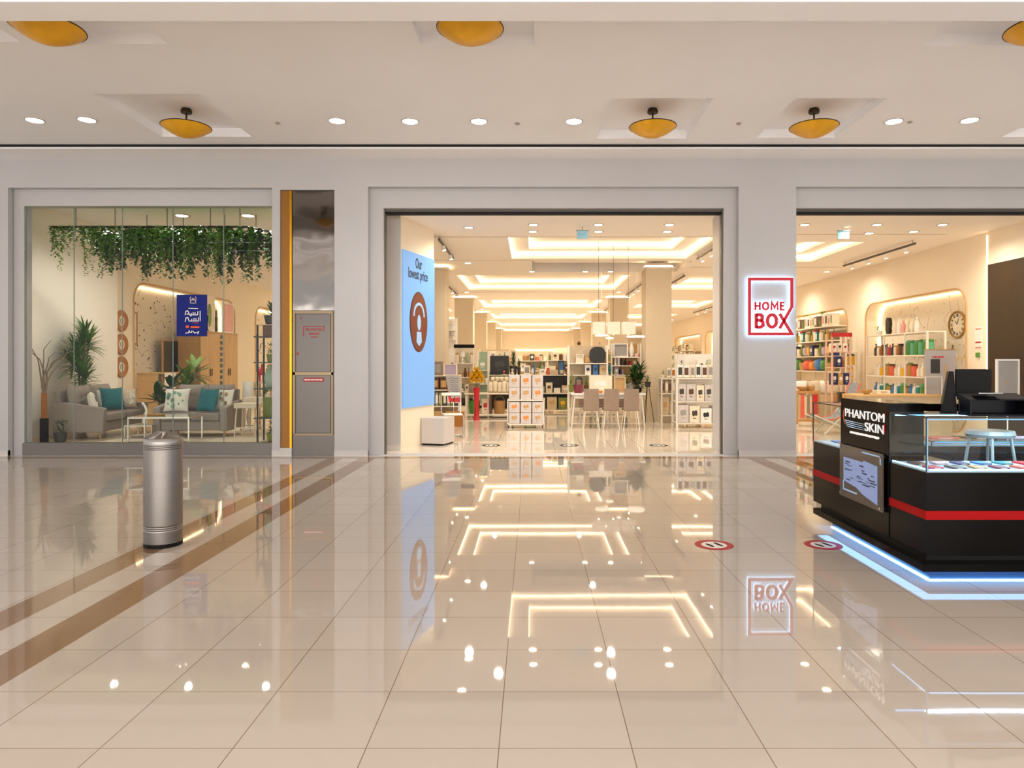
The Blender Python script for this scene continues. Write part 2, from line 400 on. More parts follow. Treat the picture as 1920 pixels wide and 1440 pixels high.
for a, b in ((15.9, 21.3), (22.9, 27)): ledframe('trim_niche_light', LX-.41, a, b, 3.38, -1)
# oak lining strips round the niches
for a, b in NR:
    o = MB().tube([(RX-.004, y, z) for y, z in rrect(a, b, .06, 3.06, .42)], .02, 6, closed=True).build('trim_niche_edge', M_niche); o['kind'] = 'structure'
for a, b in ((15.9, 21.3), (22.9, 27)):
    o = MB().tube([(LX+.004, y, z) for y, z in rrect(a, b, .16, 3.38, .45)], .025, 6, closed=True).build('trim_niche_edge', M_niche); o['kind'] = 'structure'
# far wall with lit niches
fn = [rrect(-1.4, .4, .6, 2.6, .02, 2), rrect(.5, 1.9, .6, 2.6, .02, 2)]
holed('wall_back', M_shop, rect(-9.5, 9.5, 0, 5), fn, xz, 56, [56.5]*2)
struct('wall_back_niche', MB().box(-1.5, 2, 56.5, 56.55, .5, 2.7), M_shop)
struct('trim_back_light', MB().box(-1.3, 1.85, 56.3, 56.4, 2.5, 2.58), M_led)
# right return and long brown panel near the entrance
struct('wall_right_near', MB().box(8.84, 9.0, YW+.35, 13.45, 0, 4.3), M_shop)
struct('trim_corner_light', MB().box(8.83, 8.86, 13.455, 13.475, .4, 3.98), M_led)
# raised display floor and sill
struct('floor_display', MB().box(-9.0, -3.3, YW+.2, 14.4, 0, .15), mat('display_floor', '#b9a891', .25, var=.05))
struct('trim_window_sill', MB().box(wx(35), wx(511), YW+.08, YW+.21, 0.0, .2), mat('grey_sill', '#6f6a64', .3, .3))
# shop ceilings: high one over the display, lower one with coffers
coffers = [(-.5, 3.75, 14.05, 16.9)]
for k in range(5): coffers.append((-2.2, 2.86, 20.1+7.85*k, 24.1+7.85*k))
cofR = [(4.6, 7.0, 14.6, 17.4)]+[(4.6, 7.6, 20.4+7.85*k, 24.1+7.85*k) for k in range(4)]
cofL = [(-8.0, -3.9, 22.5+7.85*k, 26.2+7.85*k) for k in range(4)]
service = (.0, 4.0, 17.3, 19.4)
holes = [rect(*c) for c in coffers+cofR+cofL]+[rect(*service)]
ZC = 4.05
shopc = holed('ceiling_shop', M_shopc, [(-3.3, YW+.34), (13, YW+.34), (13, 57), (-9.5, 57), (-9.5, 16.0), (-3.3, 16.0)], holes, xy, ZC, [ZC+.16]*(len(holes)-1)+[ZC+.9])
for i, (a, b, c, d) in enumerate(coffers+cofR+cofL):
    e = .42; z = ZC+.16
    holed('coffer_step', M_shopc, rect(a, b, c, d), [rect(a+e, b-e, c+e, d-e)], xy, z, [z+.16], parent=shopc)
    MB().box(a+e, b-e, c+e, d-e, z+.16, z+.18).build('coffer_top', M_shopc, shopc)
    l = MB()
    for (x0, x1, y0, y1, zz) in ((a, b, c, d, z-.05), (a+e, b-e, c+e, d-e, z+.1)):
        t = .02
        l.box(x0, x1, y0, y0+t, zz-.018, zz+.018); l.box(x0, x1, y1-t, y1, zz-.018, zz+.018)
        l.box(x0, x0+t, y0+t, y1-t, zz-.018, zz+.018); l.box(x1-t, x1, y0+t, y1-t, zz-.018, zz+.018)
    l.build('led_strip', M_led, shopc)
a, b, c, d = service
MB().box(a, b, c, d, ZC+.9, ZC+.95).build('service_top', mat('service_void', '#6b5a44', .8), shopc)
struct('ceiling_display', MB().box(-9.2, -3.3, YW+.34, 16.0, 4.37, 4.45), M_ceil)
struct('trim_ceiling_drop', MB().box(-3.32, -3.3, YW+.34, 16.0, 4.05, 4.4), M_shopc)
struct('trim_ceiling_drop_back', MB().box(-9.2, -3.3, 16.0, 16.02, 4.05, 4.4), M_shopc)
# thin recessed lines across the shop ceiling
M_line = mat('ceiling_joint', '#a88f6e', .7)
for y, x0, x1 in ((13.99, -2.2, 3.9), (17.15, -2.6, .0), (24.9, -2.6, 3.0), (13.7, 5.0, 8.2), (18.4, 4.2, 8.3)):
    struct('trim_ceiling_joint', MB().box(x0, x1, y, y+.02, ZC-.004, ZC+.0), M_line)
# square columns with glowing heads
for Y in (18.0, 26.3, 34.0, 42.0, 50.0):
    for x0, x1 in ((-2.95, -2.25), (2.95, 3.62)):
        cbl = MB().box(x0, x1, Y, Y+.7, 0, ZC-.09); cbl.box(x0-.0, x1, Y, Y+.7, ZC-.02, ZC)
        col = struct('wall_column', cbl, mat('column_paint', '#d3c3a8', .6, var=.01))
        MB().box(x0-.08, x1+.08, Y-.08, Y+.78, ZC-.09, ZC-.06).build('column_cap', M_shopc, col)
        MB().box(x0-.03, x1+.03, Y-.03, Y+.73, ZC-.055, ZC-.02).build('led_strip', M_led, col)
# window glass of the display, in five panes
js = [wx(35), -7.50, -6.71, -5.88, -5.05, wx(511)]
win = struct('window_1', MB().box(js[0], js[0]+.012, YW+.14, YW+.16, .2, 4.06), M_edge)
for i in range(5):
    MB().box(js[i]+.004, js[i+1]-.004, YW+.145, YW+.157, .2, 4.06).build('pane', M_glass, win)
for x in js[1:-1]: MB().box(x-.004, x+.004, YW+.143, YW+.159, .2, 4.06).build('joint', M_edge, win)

# ------------------------------------------------------------------ lamps of the mall
def ring_mesh(r, t=.02, n=28):
    b = MB(); b.lathe([(r, 0), (r+t, 0), (r+t, -.006), (r, -.01), (r, 0)], n); return b
dl = thing('downlight', '', 'downlight', (0, 0, CZ))
ring_mesh(.105).build('trim_ring', mat('satin_white_metal', '#cfcac4', .35, .2), dl)
MB().lathe([(.0, -.004), (.104, -.004), (.104, -.001)], 28).build('lens', M_lamp, dl)
DLP = [(65,225,'leftmost'), (163,224,'second from the left'), (632,226,'third from the left'), (769,227,'fourth from the left'), (898,227,'fifth from the left'),
       (1076,227,'left of the gold dish above the main entrance'), (1676,227,'right of the gold dish lamps'), (1818,225,'farthest right')]
for i, (u, v, t) in enumerate(DLP):
    Y = (CZ-EYE)*F/(VY-v); x = (u-VX)/F*Y
    o = dl if i == 0 else dup(dl)
    o.location = (x, Y, CZ); tag(o, 'round mall ceiling downlight, '+t, 'downlight', 'downlights in the mall ceiling')
    l = bpy.data.lights.new('downlight_beam', 'SPOT'); l.energy = 48; l.spot_size = 2.2; l.spot_blend = .8; l.shadow_soft_size = .1; l.color = (1, .93, .85)
    q = bpy.data.objects.new('downlight_beam', l); q.location = (x, Y, CZ-.03); C.objects.link(q)
for i, (u, v) in enumerate(((521,230), (970,231), (1385,231), (1706,228))):
    Y = (CZ-EYE)*F/(VY-v)
    solo('smoke_detector', MB().lathe([(.035, 0), (.035, -.012), (.02, -.022), (0, -.022)], 16), mat('detector_grey', '#a39a90', .5),
         'small grey detector on the mall ceiling, '+('leftmost of the four', 'between two middle downlights', 'between the gold dish lamps', 'beside the right downlight')[i], 'detector', ((u-VX)/F*Y, Y, CZ), group='detectors on the mall ceiling', smooth=True)
def dish():
    t = thing('pendant_lamp', '', 'lamp')
    prof = [(0, -.145), (.06, -.14), (.14, -.115), (.22, -.075), (.28, -.035), (.318, .0), (.322, .004), (.31, .004), (.27, -.025), (.2, -.065), (.1, -.1), (0, -.115)]
    MB().lathe(prof, 48).build('dish', M_gold, t, smooth=True)
    MB().tube([(.32*math.cos(a*PI/24), .32*math.sin(a*PI/24), .003) for a in range(48)], .006, 6, closed=True).build('rim', mat('dark_bronze', '#3a2c18', .4, .7), t)
    MB().tube([(0,0,-.11), (0,0,.2)], .012, 10).build('stem', mat('dark_bronze', ''), t)
    MB().lathe([(0,.19), (.07,.19), (.075,.215), (.06,.25), (0,.25)], 24).build('canopy', mat('dark_bronze', ''), t, smooth=True)
    return t
d0 = dish()
for i, (x, Y, t) in enumerate(((-4.74, 9.5, 'left of the far row, above the sofa window'), (1.65, 9.5, 'centre of the far row, in a deep square pocket'), (3.86, 9.5, 'right of the far row, above the right opening'),
                     (-4.68, 6.7, 'left of the near row, cut by the beam'), (-.6, 6.7, 'centre of the near row, cut by the beam'), (4.93, 6.7, 'right of the near row, at the picture edge'))):
    o = d0 if i == 0 else dup(d0)
    o.location = (x, Y, 4.735); tag(o, 'gold dish pendant lamp, '+t, 'lamp', 'gold dish lamps in the ceiling pockets')
# ------------------------------------------------------------------ lamps of the shop
CN = dict(card='pale grey', wicker='wicker brown', mint='mint green', sage='sage green', gold='dull gold')
REG = []
sdl = thing('recessed_spotlight', '', 'downlight')
ring_mesh(.075, .03, 16).build('trim_ring', mat('satin_white_metal', ''), sdl)
MB().lathe([(.0, -.004), (.074, -.004), (.074, -.001)], 16).build('lens', M_lampw, sdl)
SDL = []
for u, v in ((866,399), (879,426), (1000,421), (999,434), (1122,421), (1122,434), (1255,421), (1251,434), (1550,399), (1644,421), (1767,421), (1713,434), (1509,421), (1630,437), (1898,399), (877,493), (997,509), (1097,509), (1145,509)):
    Y = (ZC-EYE)*F/(VY-v); Y = max(Y, YW+.45); SDL.append(((u-VX)/F*Y, Y))
for Y in (19.6, 25.2, 33.0, 41.0):
    for x in (-2.35, 3.1, 8.2, -3.6): SDL.append((x, Y-.3))
for i, (x, Y) in enumerate(SDL):
    o = sdl if i == 0 else dup(sdl)
    o.location = (x, Y, ZC); nm = 'main entrance' if -3 < x < 4 else ('right opening' if x > 4 else 'left aisle')
    row = 'front' if Y < 15 else ('second' if Y < 22 else ('third' if Y < 30 else ('fourth' if Y < 38 else 'rear')))
    o['category'] = 'downlight'; REG.append((o, f'warm ceiling spotlight, {row} row behind {nm}', VX+F*x/Y, 'in the shop ceiling'))
LI = [(-.6, 12.3), (1.4, 12.3), (5.6, 12.3)]+[(x, y) for x in (-1.2, 1.5) for y in (13.2, 17.2, 22.2, 26.5, 30.5, 35, 40, 45, 50)]+[(-4, 53), (0, 53), (4, 53)]+[(5.9, y) for y in (13.0, 16.0, 20.0, 25, 31, 38, 46)]+[(-6, y) for y in (20, 27, 35, 45)]+[(8.0, 12.9), (8.0, 18.0), (8.0, 22.0)]
for x, y in LI:  # spots added to brighten the shop, not tied to the ceiling fixtures
    l = bpy.data.lights.new('shop_fill_spot', 'SPOT'); l.energy = (140 if y < 14 else 135) if y < 24 else 260; l.spot_size = 2.75; l.spot_blend = .9; l.shadow_soft_size = .07; l.color = (1, .92, .77)
    q = bpy.data.objects.new('shop_fill_spot', l); q.location = (x, y, ZC-.04); C.objects.link(q)
for x, y, e in ((-7.6, 12.6, 70), (-6.2, 12.5, 80), (-4.8, 12.5, 80), (-7.4, 14.0, 70), (-5.6, 14.2, 70)):
    l = bpy.data.lights.new('display_beam', 'SPOT'); l.energy = e*1.5; l.spot_size = 2.5; l.spot_blend = .9; l.shadow_soft_size = .06; l.color = (1, .93, .83)
    q = bpy.data.objects.new('display_beam', l); q.location = (x, y, 4.33); C.objects.link(q)
for i, (u, v) in enumerate(((341,404), (465,404))):
    Y = 2.87*F/(VY-v)
    o = dup(sdl, ((u-VX)/F*Y, Y, 4.37), label='round spotlight over the display window garland, '+('left' if i == 0 else 'right'), group='spotlights over the display window'); o.scale = (1.5, 1.5, 1)
# track lights
def track(y0, y1, x, n, label):
    t = thing('track_light', label, 'track light', (x, y0, ZC), group='ceiling spotlight tracks')
    MB().box(-.02, .02, 0, y1-y0, -.10, -.06).build('rail', M_track, t)
    for yy in (.1, y1-y0-.1): MB().tube([(0,yy,0), (0,yy,-.06)], .006, 6).build('hanger', M_track, t)
    for k in range(n):
        yy = (k+.5)/n*(y1-y0)
        h = MB().tube([(0, yy, -.11), (.03, yy-.0, -.2)], .04, 12).build('spot_head', M_white, t)
        MB().tube([(.031, yy, -.203), (.032, yy, -.207)], .034, 12).build('lens', M_lampw, h)
for y0, y1, x, n, lb in ((13.8, 16.3, -1.86, 2, 'left of the first coffer'), (21.2, 25.2, -2.7, 3, 'beside the second left column'), (14.0, 16.4, 3.9, 3, 'right of the first coffer'),
                      (20.9, 25.3, 3.42, 4, 'behind the near right column'), (19.6, 24.4, 4.3, 2, 'between right column and jamb'), (14.3, 17.6, 7.9, 4, 'seen through the right opening'),
                      (29, 33, -2.7, 2, 'beside the third left column'), (29, 33, 3.42, 2, 'beside the third right column'), (28, 34, 7.9, 4, 'far along the right wall')):
    track(y0, y1, x, n, 'ceiling track with small white spot heads '+lb)

# ------------------------------------------------------------------ merchandise kit
PAL = dict(cream='#e9dcc3', white='#f1ece4', beige='#cdb896', taupe='#8c7767', grey='#9a948e', charcoal='#3b3835', black='#191614', brown='#5d3a20', amber='#a5611c', red='#c3202a',
  coral='#e0644c', orange='#e08a35', yellow='#e8b81b', green='#4c8a3a', olive='#77803a', teal='#1f7d86', blue='#3a78b8', navy='#232f63', pink='#e3a49c', maroon='#7a2438', sage='#9db39a', gold='#b98a35', tan='#c39a62', lilac='#b6a3bd', mint='#5fae86', card='#cbc2be', wicker='#a97f4c')
UNIT = {}
LEAF = mat('leaf_green', '#4c7a26', .45, var=.35, scale=14); LEAFD = mat('leaf_dark_green', '#24481a', .4, var=.3, scale=14); LEAFL = mat('leaf_lime', '#66862a', .45, var=.3, scale=14)
def um(kind):
    if kind in UNIT: return UNIT[kind]
    b = MB(); sm = False; bev = 0
    if kind in ('carton', 'book', 'towel', 'tray_box'): b.box(-.5,.5,-.5,.5,0,1); bev = .03
    elif kind == 'print': 
        b.prism([((.25+.05*(q%2))*math.cos(q*PI/6), .56+(.13+.05*(q%3))*math.sin(q*PI/6)) for q in range(12)], -.512, -.5, 'y'); b.box(-.15,.12,-.512,-.5,.24,.29)
    elif kind == 'patch': b.box(-.34,.34,-.512,-.5,.2,.8)
    elif kind == 'bottle': b.lathe([(.38,0),(.44,.04),(.44,.55),(.36,.66),(.16,.76),(.14,.9),(.18,.9),(.18,1),(0,1)], 12); sm = True
    elif kind == 'jar': b.lathe([(.42,0),(.47,.06),(.47,.72),(.4,.82),(0,.82)], 14); sm = True
    elif kind == 'lid': b.lathe([(.42,.82),(.44,.84),(.44,.96),(.1,1),(0,1)], 14); sm = True
    elif kind == 'vase': b.lathe([(.22,0),(.3,.05),(.48,.35),(.44,.6),(.2,.84),(.26,1),(.2,1),(.14,.84),(0,.5)], 16); sm = True
    elif kind == 'candle': b.lathe([(.45,0),(.46,.02),(.46,.98),(.42,1),(.4,.85),(0,.85)], 14); sm = True
    elif kind == 'cup': b.lathe([(.3,0),(.36,.04),(.46,.95),(.46,1),(.42,1),(.3,.1),(0,.1)], 14); b.tube([(.4,0,.75),(.5,0,.7),(.5,0,.4),(.36,0,.3)], .05, 6); sm = True
    elif kind == 'bowl': b.lathe([(.2,0),(.22,.08),(.42,.5),(.5,1),(.47,1),(.38,.5),(.1,.15),(0,.15)], 16); sm = True
    elif kind == 'cushion': b.pillow(1,1,1,8,.5); b.xf(Matrix.Translation((0,0,.5))); sm = True
    elif kind == 'basket': b.lathe([(.4,0),(.44,.05),(.5,.9),(.5,1),(.45,1),(.4,.1),(0,.1)], 14, sq=.9); sm = True
    elif kind == 'handle': b.tube([(.42*math.cos(a*PI/8), 0, 1+.35*math.sin(a*PI/8)) for a in range(9)], .03, 6)
    elif kind == 'frame': 
        b.box(-.5,.5,-.5,.5,0,.07); b.box(-.5,.5,-.5,.5,.93,1); b.box(-.5,-.42,-.5,.5,.07,.93); b.box(.42,.5,-.5,.5,.07,.93)
    elif kind == 'picture': b.box(-.42,.42,-.2,.2,.07,.93)
    elif kind == 'pouch': b.pillow(1,1,1,6,.2); b.xf(Matrix.Translation((0,0,.5))); sm = True
    elif kind == 'pot': b.lathe([(.24,0),(.28,.02),(.34,.32),(.36,.32),(.36,.36),(.3,.36),(.3,.3),(0,.3)], 14); sm = True
    elif kind == 'fronds':
        rr = random.Random(5)
        for k in range(26):
            a = rr.random()*2*PI; b.blade((0,0,.3), (math.cos(a)*.6, math.sin(a)*.6, .6+rr.random()*1.1), .45+.35*rr.random(), .07, .9, 4)
    elif kind == 'spikes':
        rr = random.Random(9)
        for k in range(34):
            a = k*2.4; e = .15+1.6*k/34; b.blade((0,0,.28+.012*k), (math.cos(a), math.sin(a), e), .5-.003*k, .085, .12, 3)
    elif kind == 'bush':
        rr = random.Random(11)
        for k in range(60):
            a = rr.random()*2*PI; q = rr.random(); p = (.32*q*math.cos(a), .32*q*math.sin(a), .35+.5*rr.random()); b.blade(p, (math.cos(a), math.sin(a), .8), .16, .1, .6, 2)
    elif kind == 'lantern':
        for x in (-.4,.4):
            for y in (-.4,.4): b.box(x-.05,x+.05,y-.05,y+.05,.04,.72)
        b.box(-.48,.48,-.48,.48,0,.05); b.lathe([(.6,.72),(.3,.88),(.06,.92),(0,.92)], 4)
    elif kind == 'figurine': b.lathe([(.3,0),(.42,.1),(.3,.4),(.42,.6),(.2,.72),(.26,.8),(.24,.93),(0,1)], 12); sm = True
    elif kind == 'arch': b.prism(rrect(-.5,.5,0,1,.4), -.5,.5,'y')
    elif kind == 'shade': b.lathe([(.5,.5),(.42,.98),(.4,.98),(.48,.5)], 16); sm = True
    elif kind == 'lampfoot': b.lathe([(.3,0),(.3,.05),(.1,.1),(.2,.3),(.06,.45),(.05,.7),(0,.7)], 12); sm = True
    UNIT[kind] = b.mesh(kind, None, smooth=sm, bevel=bev); return UNIT[kind]
def inst(name, kind, m, parent=None):
    me = um(kind); key = kind+'|'+m.name
    if key not in UNIT:
        c = me.copy(); c.materials.clear(); c.materials.append(m); UNIT[key] = c
    o = bpy.data.objects.new(name, UNIT[key]); C.objects.link(o)
    if parent: o.parent = parent
    return o
MM = {c: mat('finish_'+c, h, .42, var=.07, scale=5) for c, h in PAL.items()}
KN = dict(carton='carton', book='book', bottle='bottle', jar='lidded_jar', vase='vase', candle='candle', cup='mug', bowl='bowl', cushion='cushion', basket='basket', picture='framed_picture', pouch='packet', plant='potted_plant', agave='potted_agave', bush='leafy_plant', lantern='lantern', figurine='figurine', towel='towel_stack', arch='arched_ornament', lamp='table_lamp')
KC = dict(carton='box', book='book', jar='jar', cup='mug', picture='picture', pouch='packet', plant='plant', agave='plant', bush='plant', towel='towels', arch='ornament', lamp='lamp')
class Fr:
    def __init__(s, loc=(0,0,0), rz=0): s.loc = Vector(loc); s.rz = rz
    def w(s, x, y, z): return s.loc+Matrix.Rotation(s.rz, 3, 'Z') @ Vector((x, y, z))
W0 = Fr()
def item(kind, c, x, y, z, w, d, h, place, c2=None, rz=0, word=None, fr=W0, det=None):
    m = MM[c]; m2 = MM.get(c2 or 'tan'); nm = (word or KN[kind].replace('_', ' ')).replace(' ', '_')
    if kind in ('carton', 'book'):
        o = inst(nm, 'carton', m); 
        if c2: inst('print', 'print' if kind == 'carton' else 'patch', m2, o)
    elif kind == 'jar': o = inst(nm, 'jar', m); inst('lid', 'lid', m2, o)
    elif kind == 'basket': o = inst(nm, 'basket', m); inst('handle', 'handle', m, o)
    elif kind == 'picture': o = inst(nm, 'frame', m); inst('picture_sheet', 'picture', m2, o)
    elif kind in ('plant', 'agave', 'bush'):
        o = inst(nm, 'pot', m); inst('foliage', {'plant': 'fronds', 'agave': 'spikes', 'bush': 'bush'}[kind], {'lime': LEAFL, 'dark': LEAFD}.get(c2, LEAF), o)
    elif kind == 'lamp': o = inst(nm, 'lampfoot', m); inst('lamp_shade', 'shade', m2, o)
    else: o = inst(nm, {'towel': 'towel'}.get(kind, kind), m)
    p = fr.w(x, y, z); o.location = p; o.rotation_euler = (0, 0, fr.rz+rz); o.scale = (w, d, h)
    o['category'] = KC.get(kind, kind)
    REG.append((o, f"{CN.get(c, c)} {nm.replace('_', ' ')}{' '+det if det else ''} {place}", VX+F*p.x/p.y, place))
    return o
def put(kind, c, u0, u1, v, Y, zb, place, c2=None, d=None, **k):
    """an item whose outline spans u0..u1 and whose top reaches v, standing at height zb at distance Y"""
    x0 = (u0-VX)/F*Y; x1 = (u1-VX)/F*Y; zt = EYE-(v-VY)/F*Y
    return item(kind, c, (x0+x1)/2, Y+(d or x1-x0)/2, zb, x1-x0, d or x1-x0, zt-zb, place, c2, **k)
def rowfill(fr, x0, x1, y, z, specs, place, gap=.02, jit=.0, rnd=None, maxn=30, rz=0):
    r = rnd or random; x = x0; n = 0; k = 0
    while n < maxn:
        sp = specs[k % len(specs)]; k += 1; kind, c, c2, w_, d_, h_ = sp[:6]
        if x+w_ > x1: break
        hh = h_*(1+jit*(r.random()-.5))
        item(kind, c, x+w_/2, y, z, w_, d_, hh, place, c2, fr=fr, rz=rz, word=sp[6] if len(sp) > 6 else None)
        x += w_+gap; n += 1
ORD = ['leftmost', 'second from left', 'third from left', 'fourth from left', 'fifth from left', 'sixth from left', 'seventh from left', 'eighth from left', 'ninth from left', 'tenth from left', 'eleventh from left', 'twelfth from left', 'thirteenth from left', 'fourteenth from left']
def finish_labels():
    from collections import defaultdict
    g = defaultdict(list); pl = defaultdict(int)
    for r in REG: g[r[1]].append(r); pl[r[3]] += 1
    for base, rs in g.items():
        rs.sort(key=lambda r: (round(r[2], 1), -r[0].location.z))
        for i, r in enumerate(rs):
            t = '' if len(rs) == 1 else (', '+(('left of two', 'right of two')[i] if len(rs) == 2 else ('rightmost' if i == len(rs)-1 else ORD[min(i, 13)])))
            r[0]['label'] = base+t
            if pl[r[3]] > 1: r[0]['group'] = 'goods '+r[3]

def rack(name, label, cat, loc, rz, w, d, levels, H, m, post=.02, board=.025, back=None, mp=None, group=None, wheels=False, sides=False, panelm=None):
    t = thing(name, label, cat, loc, rz, group); mp = mp or m
    for x in (-w/2+post, w/2-post):
        for y in (post, d-post): MB().box(x-post, x+post, y-post, y+post, 0.0, H).build('post', mp, t)
    for z in levels: MB().box(-w/2+.002, w/2-.002, .003, d-.003, z-board, z).build('shelf', m, t, bevel=.004, seg=1)
    if back: MB().box(-w/2+post*2, w/2-post*2, d-.012, d-.002, levels[0]+.001, H-.01).build('back_panel', back, t)
    if sides:
        for x in (-w/2, w/2-.006): MB().box(x, x+.006, post*2, d-post*2, levels[0], H-.02).build('side_panel', panelm or m, t)
    return t, Fr(loc, rz)

# ------------------------------------------------------------------ sign, screen, steel cabinet, bin, stickers
def home_box():
    t = thing('wall_sign', 'illuminated red and white square shop sign glowing on the white column', 'sign', (wx(1442), YW, 2.4))
    def q(a, b): return (wx(1380+a/8)-wx(1442), wz(490+b/8)-2.4)
    fm = mat('sign_red_face', '#a80018', .5, emit=.3, ecol='#d0102c'); hm = mat('sign_halo_acrylic', '#e6f2ff', .4, emit=3.3, ecol=(.48, .73, 1.0))
    path = [q(632,1010), q(812,690), q(812,274), q(182,274), q(182,1092), q(812,1092), q(632,790)]
    W = .047
    MB().strip(path, W, -.075, -.055).build('border', fm, t)
    MB().strip(path, W*1.32, -.054, -.03).build('halo_backing', hm, t)
    def el(cx, cz, rx, rz, n=24): return [(cx+rx*math.cos(2*PI*k/n), cz+rz*math.sin(2*PI*k/n)) for k in range(n+1)]
    LET = [('letter_h', .031, [[(270,615),(270,738)], [(336,615),(336,738)], [(270,674),(336,674)]]), ('letter_o', .031, [el(422,676,42,52)]),
           ('letter_m', .030, [[(508,738),(512,618),(556,700),(600,618),(604,738)]]), ('letter_e', .031, [[(700,623),(648,623),(648,731),(700,731)], [(648,674),(692,674)]]),
           ('letter_b', .052, [[(282,790),(282,1006)], [(282,806),(345,806),(372,826),(372,868),(345,889),(282,889)], [(345,889),(382,912),(384,966),(350,990),(282,990)]]), ('letter_o', .052, [el(517,898,68,92)])]
    for nm, ww, strokes in LET:
        a = MB(); c = MB()
        for st_ in strokes: a.strip([q(*p) for p in st_], ww, -.076, -.056); c.strip([q(*p) for p in st_], ww+.010, -.055, -.033)
        a.build(nm, fm, t); c.build(nm+'_backing', hm, t)
home_box()
# LED video screen on the angled wall
dv = (AW1-AW0); LN = dv.length; ang = math.atan2(dv.y, dv.x)
scr = thing('video_screen', 'tall pale blue lit video screen reading Our lowest price on the entrance wall', 'screen', (AW0.x, AW0.y, 0), ang)
M_scr = mat('screen_blue_glow', '#3f6ea6', .75, emit=.52, ecol='#a3ccfa', var=.02, scale=1.5)
def spx(u, v):     # picture column to distance along the wall
    a = (u-VX)/F; s = (AW0.x-a*AW0.y)/(a*dv.y-dv.x); Y = AW0.y+s*dv.y; return s*LN, EYE-(v-VY)/F*Y
x0, zt = spx(753, 467); x1, _ = spx(812, 488); _, zb = spx(753, 766)
MB().box(x0, x1, -.03, 0, zb, zt).build('display_panel', M_scr, scr)
ink = mat('screen_ink', '#1d3550', .5); brn = mat('screen_brown', '#6b3318', .7, emit=.08); brd = mat('screen_dark_brown', '#4c2414', .4, emit=.08)
def sface(x, z, y=-.034): return Matrix.Translation((x, y, z)) @ Matrix.Rotation(PI/2, 4, 'X')
xm, z1 = spx(782, 496); text('Our', .26, 'lettering', ink, scr, sface(xm, z1), .002, .004, fit=spx(788, 500)[0]-spx(776, 500)[0])
xm, z2 = spx(781, 516); text('lowest price', .26, 'lettering', ink, scr, sface(xm, z2), .002, .003, fit=spx(800, 500)[0]-spx(764, 500)[0])
xc, zc = spx(782, 604); rz_ = (spx(782, 548)[1]-spx(782, 661)[1])/2; rx = (spx(798, 600)[0]-spx(765, 600)[0])/2
def ell(a, b, n=40): return [(xc+a*math.cos(2*PI*k/n), zc+b*math.sin(2*PI*k/n)) for k in range(n)]
MB().prism(ell(rx, rz_), -.036, -.03, 'y').build('badge_rim', brd, scr)
MB().prism(ell(rx*.94, rz_*.95), -.039, -.036, 'y').build('badge', brn, scr)
bl = mat('screen_pale', '#7fa6d4', .7, emit=.22, ecol='#cfe4fb')
b = MB(); b.strip([(xc+rx*.58*math.cos(a), zc+rz_*.18+rz_*.42*math.sin(a)) for a in [PI*k/14 for k in range(15)]], .05, -.043, -.039)
b.prism([(xc+rx*.2*math.cos(2*PI*k/20), zc-rz_*.02+rz_*.26*math.sin(2*PI*k/20)) for k in range(20)], -.043, -.039, 'y')
b.prism([(xc-rx*.24, zc-rz_*.32), (xc+rx*.24, zc-rz_*.32), (xc+rx*.3, zc-rz_*.66), (xc, zc-rz_*.8), (xc-rx*.3, zc-rz_*.66)], -.043, -.039, 'y')
b.build('badge_shapes', bl, scr)
# gold reveal and steel service panel
struct('trim_gold_reveal', MB().box(wx(525)+.005, wx(546), YW+.03, YW+.085, .13, wz(357)), mat('gold_reveal', '#94600c', .4, .2))
struct('trim_gold_edge', MB().box(wx(543), wx(547), YW-.0, YW+.03, .13, wz(357)), mat('polished_brass', '#d79a25', .25, .9))
struct('baseboard_gold', MB().box(wx(525), wx(547), YW-.01, YW+.08, 0, .13), M_base)
cab = thing('service_cabinet', 'full height brushed steel hose cabinet between gold strip and white column', 'cabinet', (wx(586.5), YW, 0))
cx = wx(586.5)
def L(u): return wx(u)-cx
MB().box(L(548), L(626), .02, .07, wz(582), wz(358)).build('upper_panel', M_steelw, cab)
MB().box(L(548), L(626), .02, .07, 0.002, wz(583)).build('lower_panel', M_steel, cab)
bz = mat('bronze_steel_frame', '#7d6b52', .3, .9)
b = MB()
b.box(L(549), L(624), .0, .02, wz(587), wz(583)); b.box(L(549), L(624), .0, .02, wz(703), wz(698)); b.box(L(553), L(624), .0, .02, wz(816), wz(813))
b.box(L(549), L(553), .0, .02, wz(813), wz(587)); b.box(L(621), L(624), .0, .02, wz(813), wz(587)); b.build('door_frame', bz, cab)
rt = mat('red_print', '#a8242a', .5)
for k, (v0, v1) in enumerate(((589, 697), (704, 812))):
    dr = MB().box(L(555), L(620), .004, .019, wz(v1), wz(v0)).build('door', M_steel, cab, bevel=.003, seg=1)
    if k == 0:
        b = MB(); b.strip([(L(569), wz(631)), (L(569), wz(612)), (L(607), wz(612)), (L(607), wz(621))], .014, .0, .004); b.build('red_bracket', rt, dr)
        text('FIRE HOSE REEL', .062, 'lettering', rt, dr, face_cam(L(588), .002, wz(618)), .001, .001, sx=.62)
        marks(L(579), L(598), wz(626), .035, .0, .004, 2).build('small_print', rt, dr); marks(L(582), L(596), wz(632), .02, .0, .004, 3).build('small_print', rt, dr)
        MB().tube([(L(563.5)+.012*math.cos(a*PI/6), 0.0, wz(596)+.02*math.sin(a*PI/6)) for a in range(12)], .003, 5, closed=True).build('keyhole_ring', rt, dr)
        MB().box(L(557), L(559), -.004, .004, wz(666), wz(660)).build('latch', rt, dr)
    else:
        MB().box(L(569), L(607), .0, .004, wz(716), wz(708)).build('red_plate', rt, dr)
        marks(L(571), L(605), wz(712), .024, -.003, -.0001, 5).build('plate_print', MATS['white_lacquer'], dr)
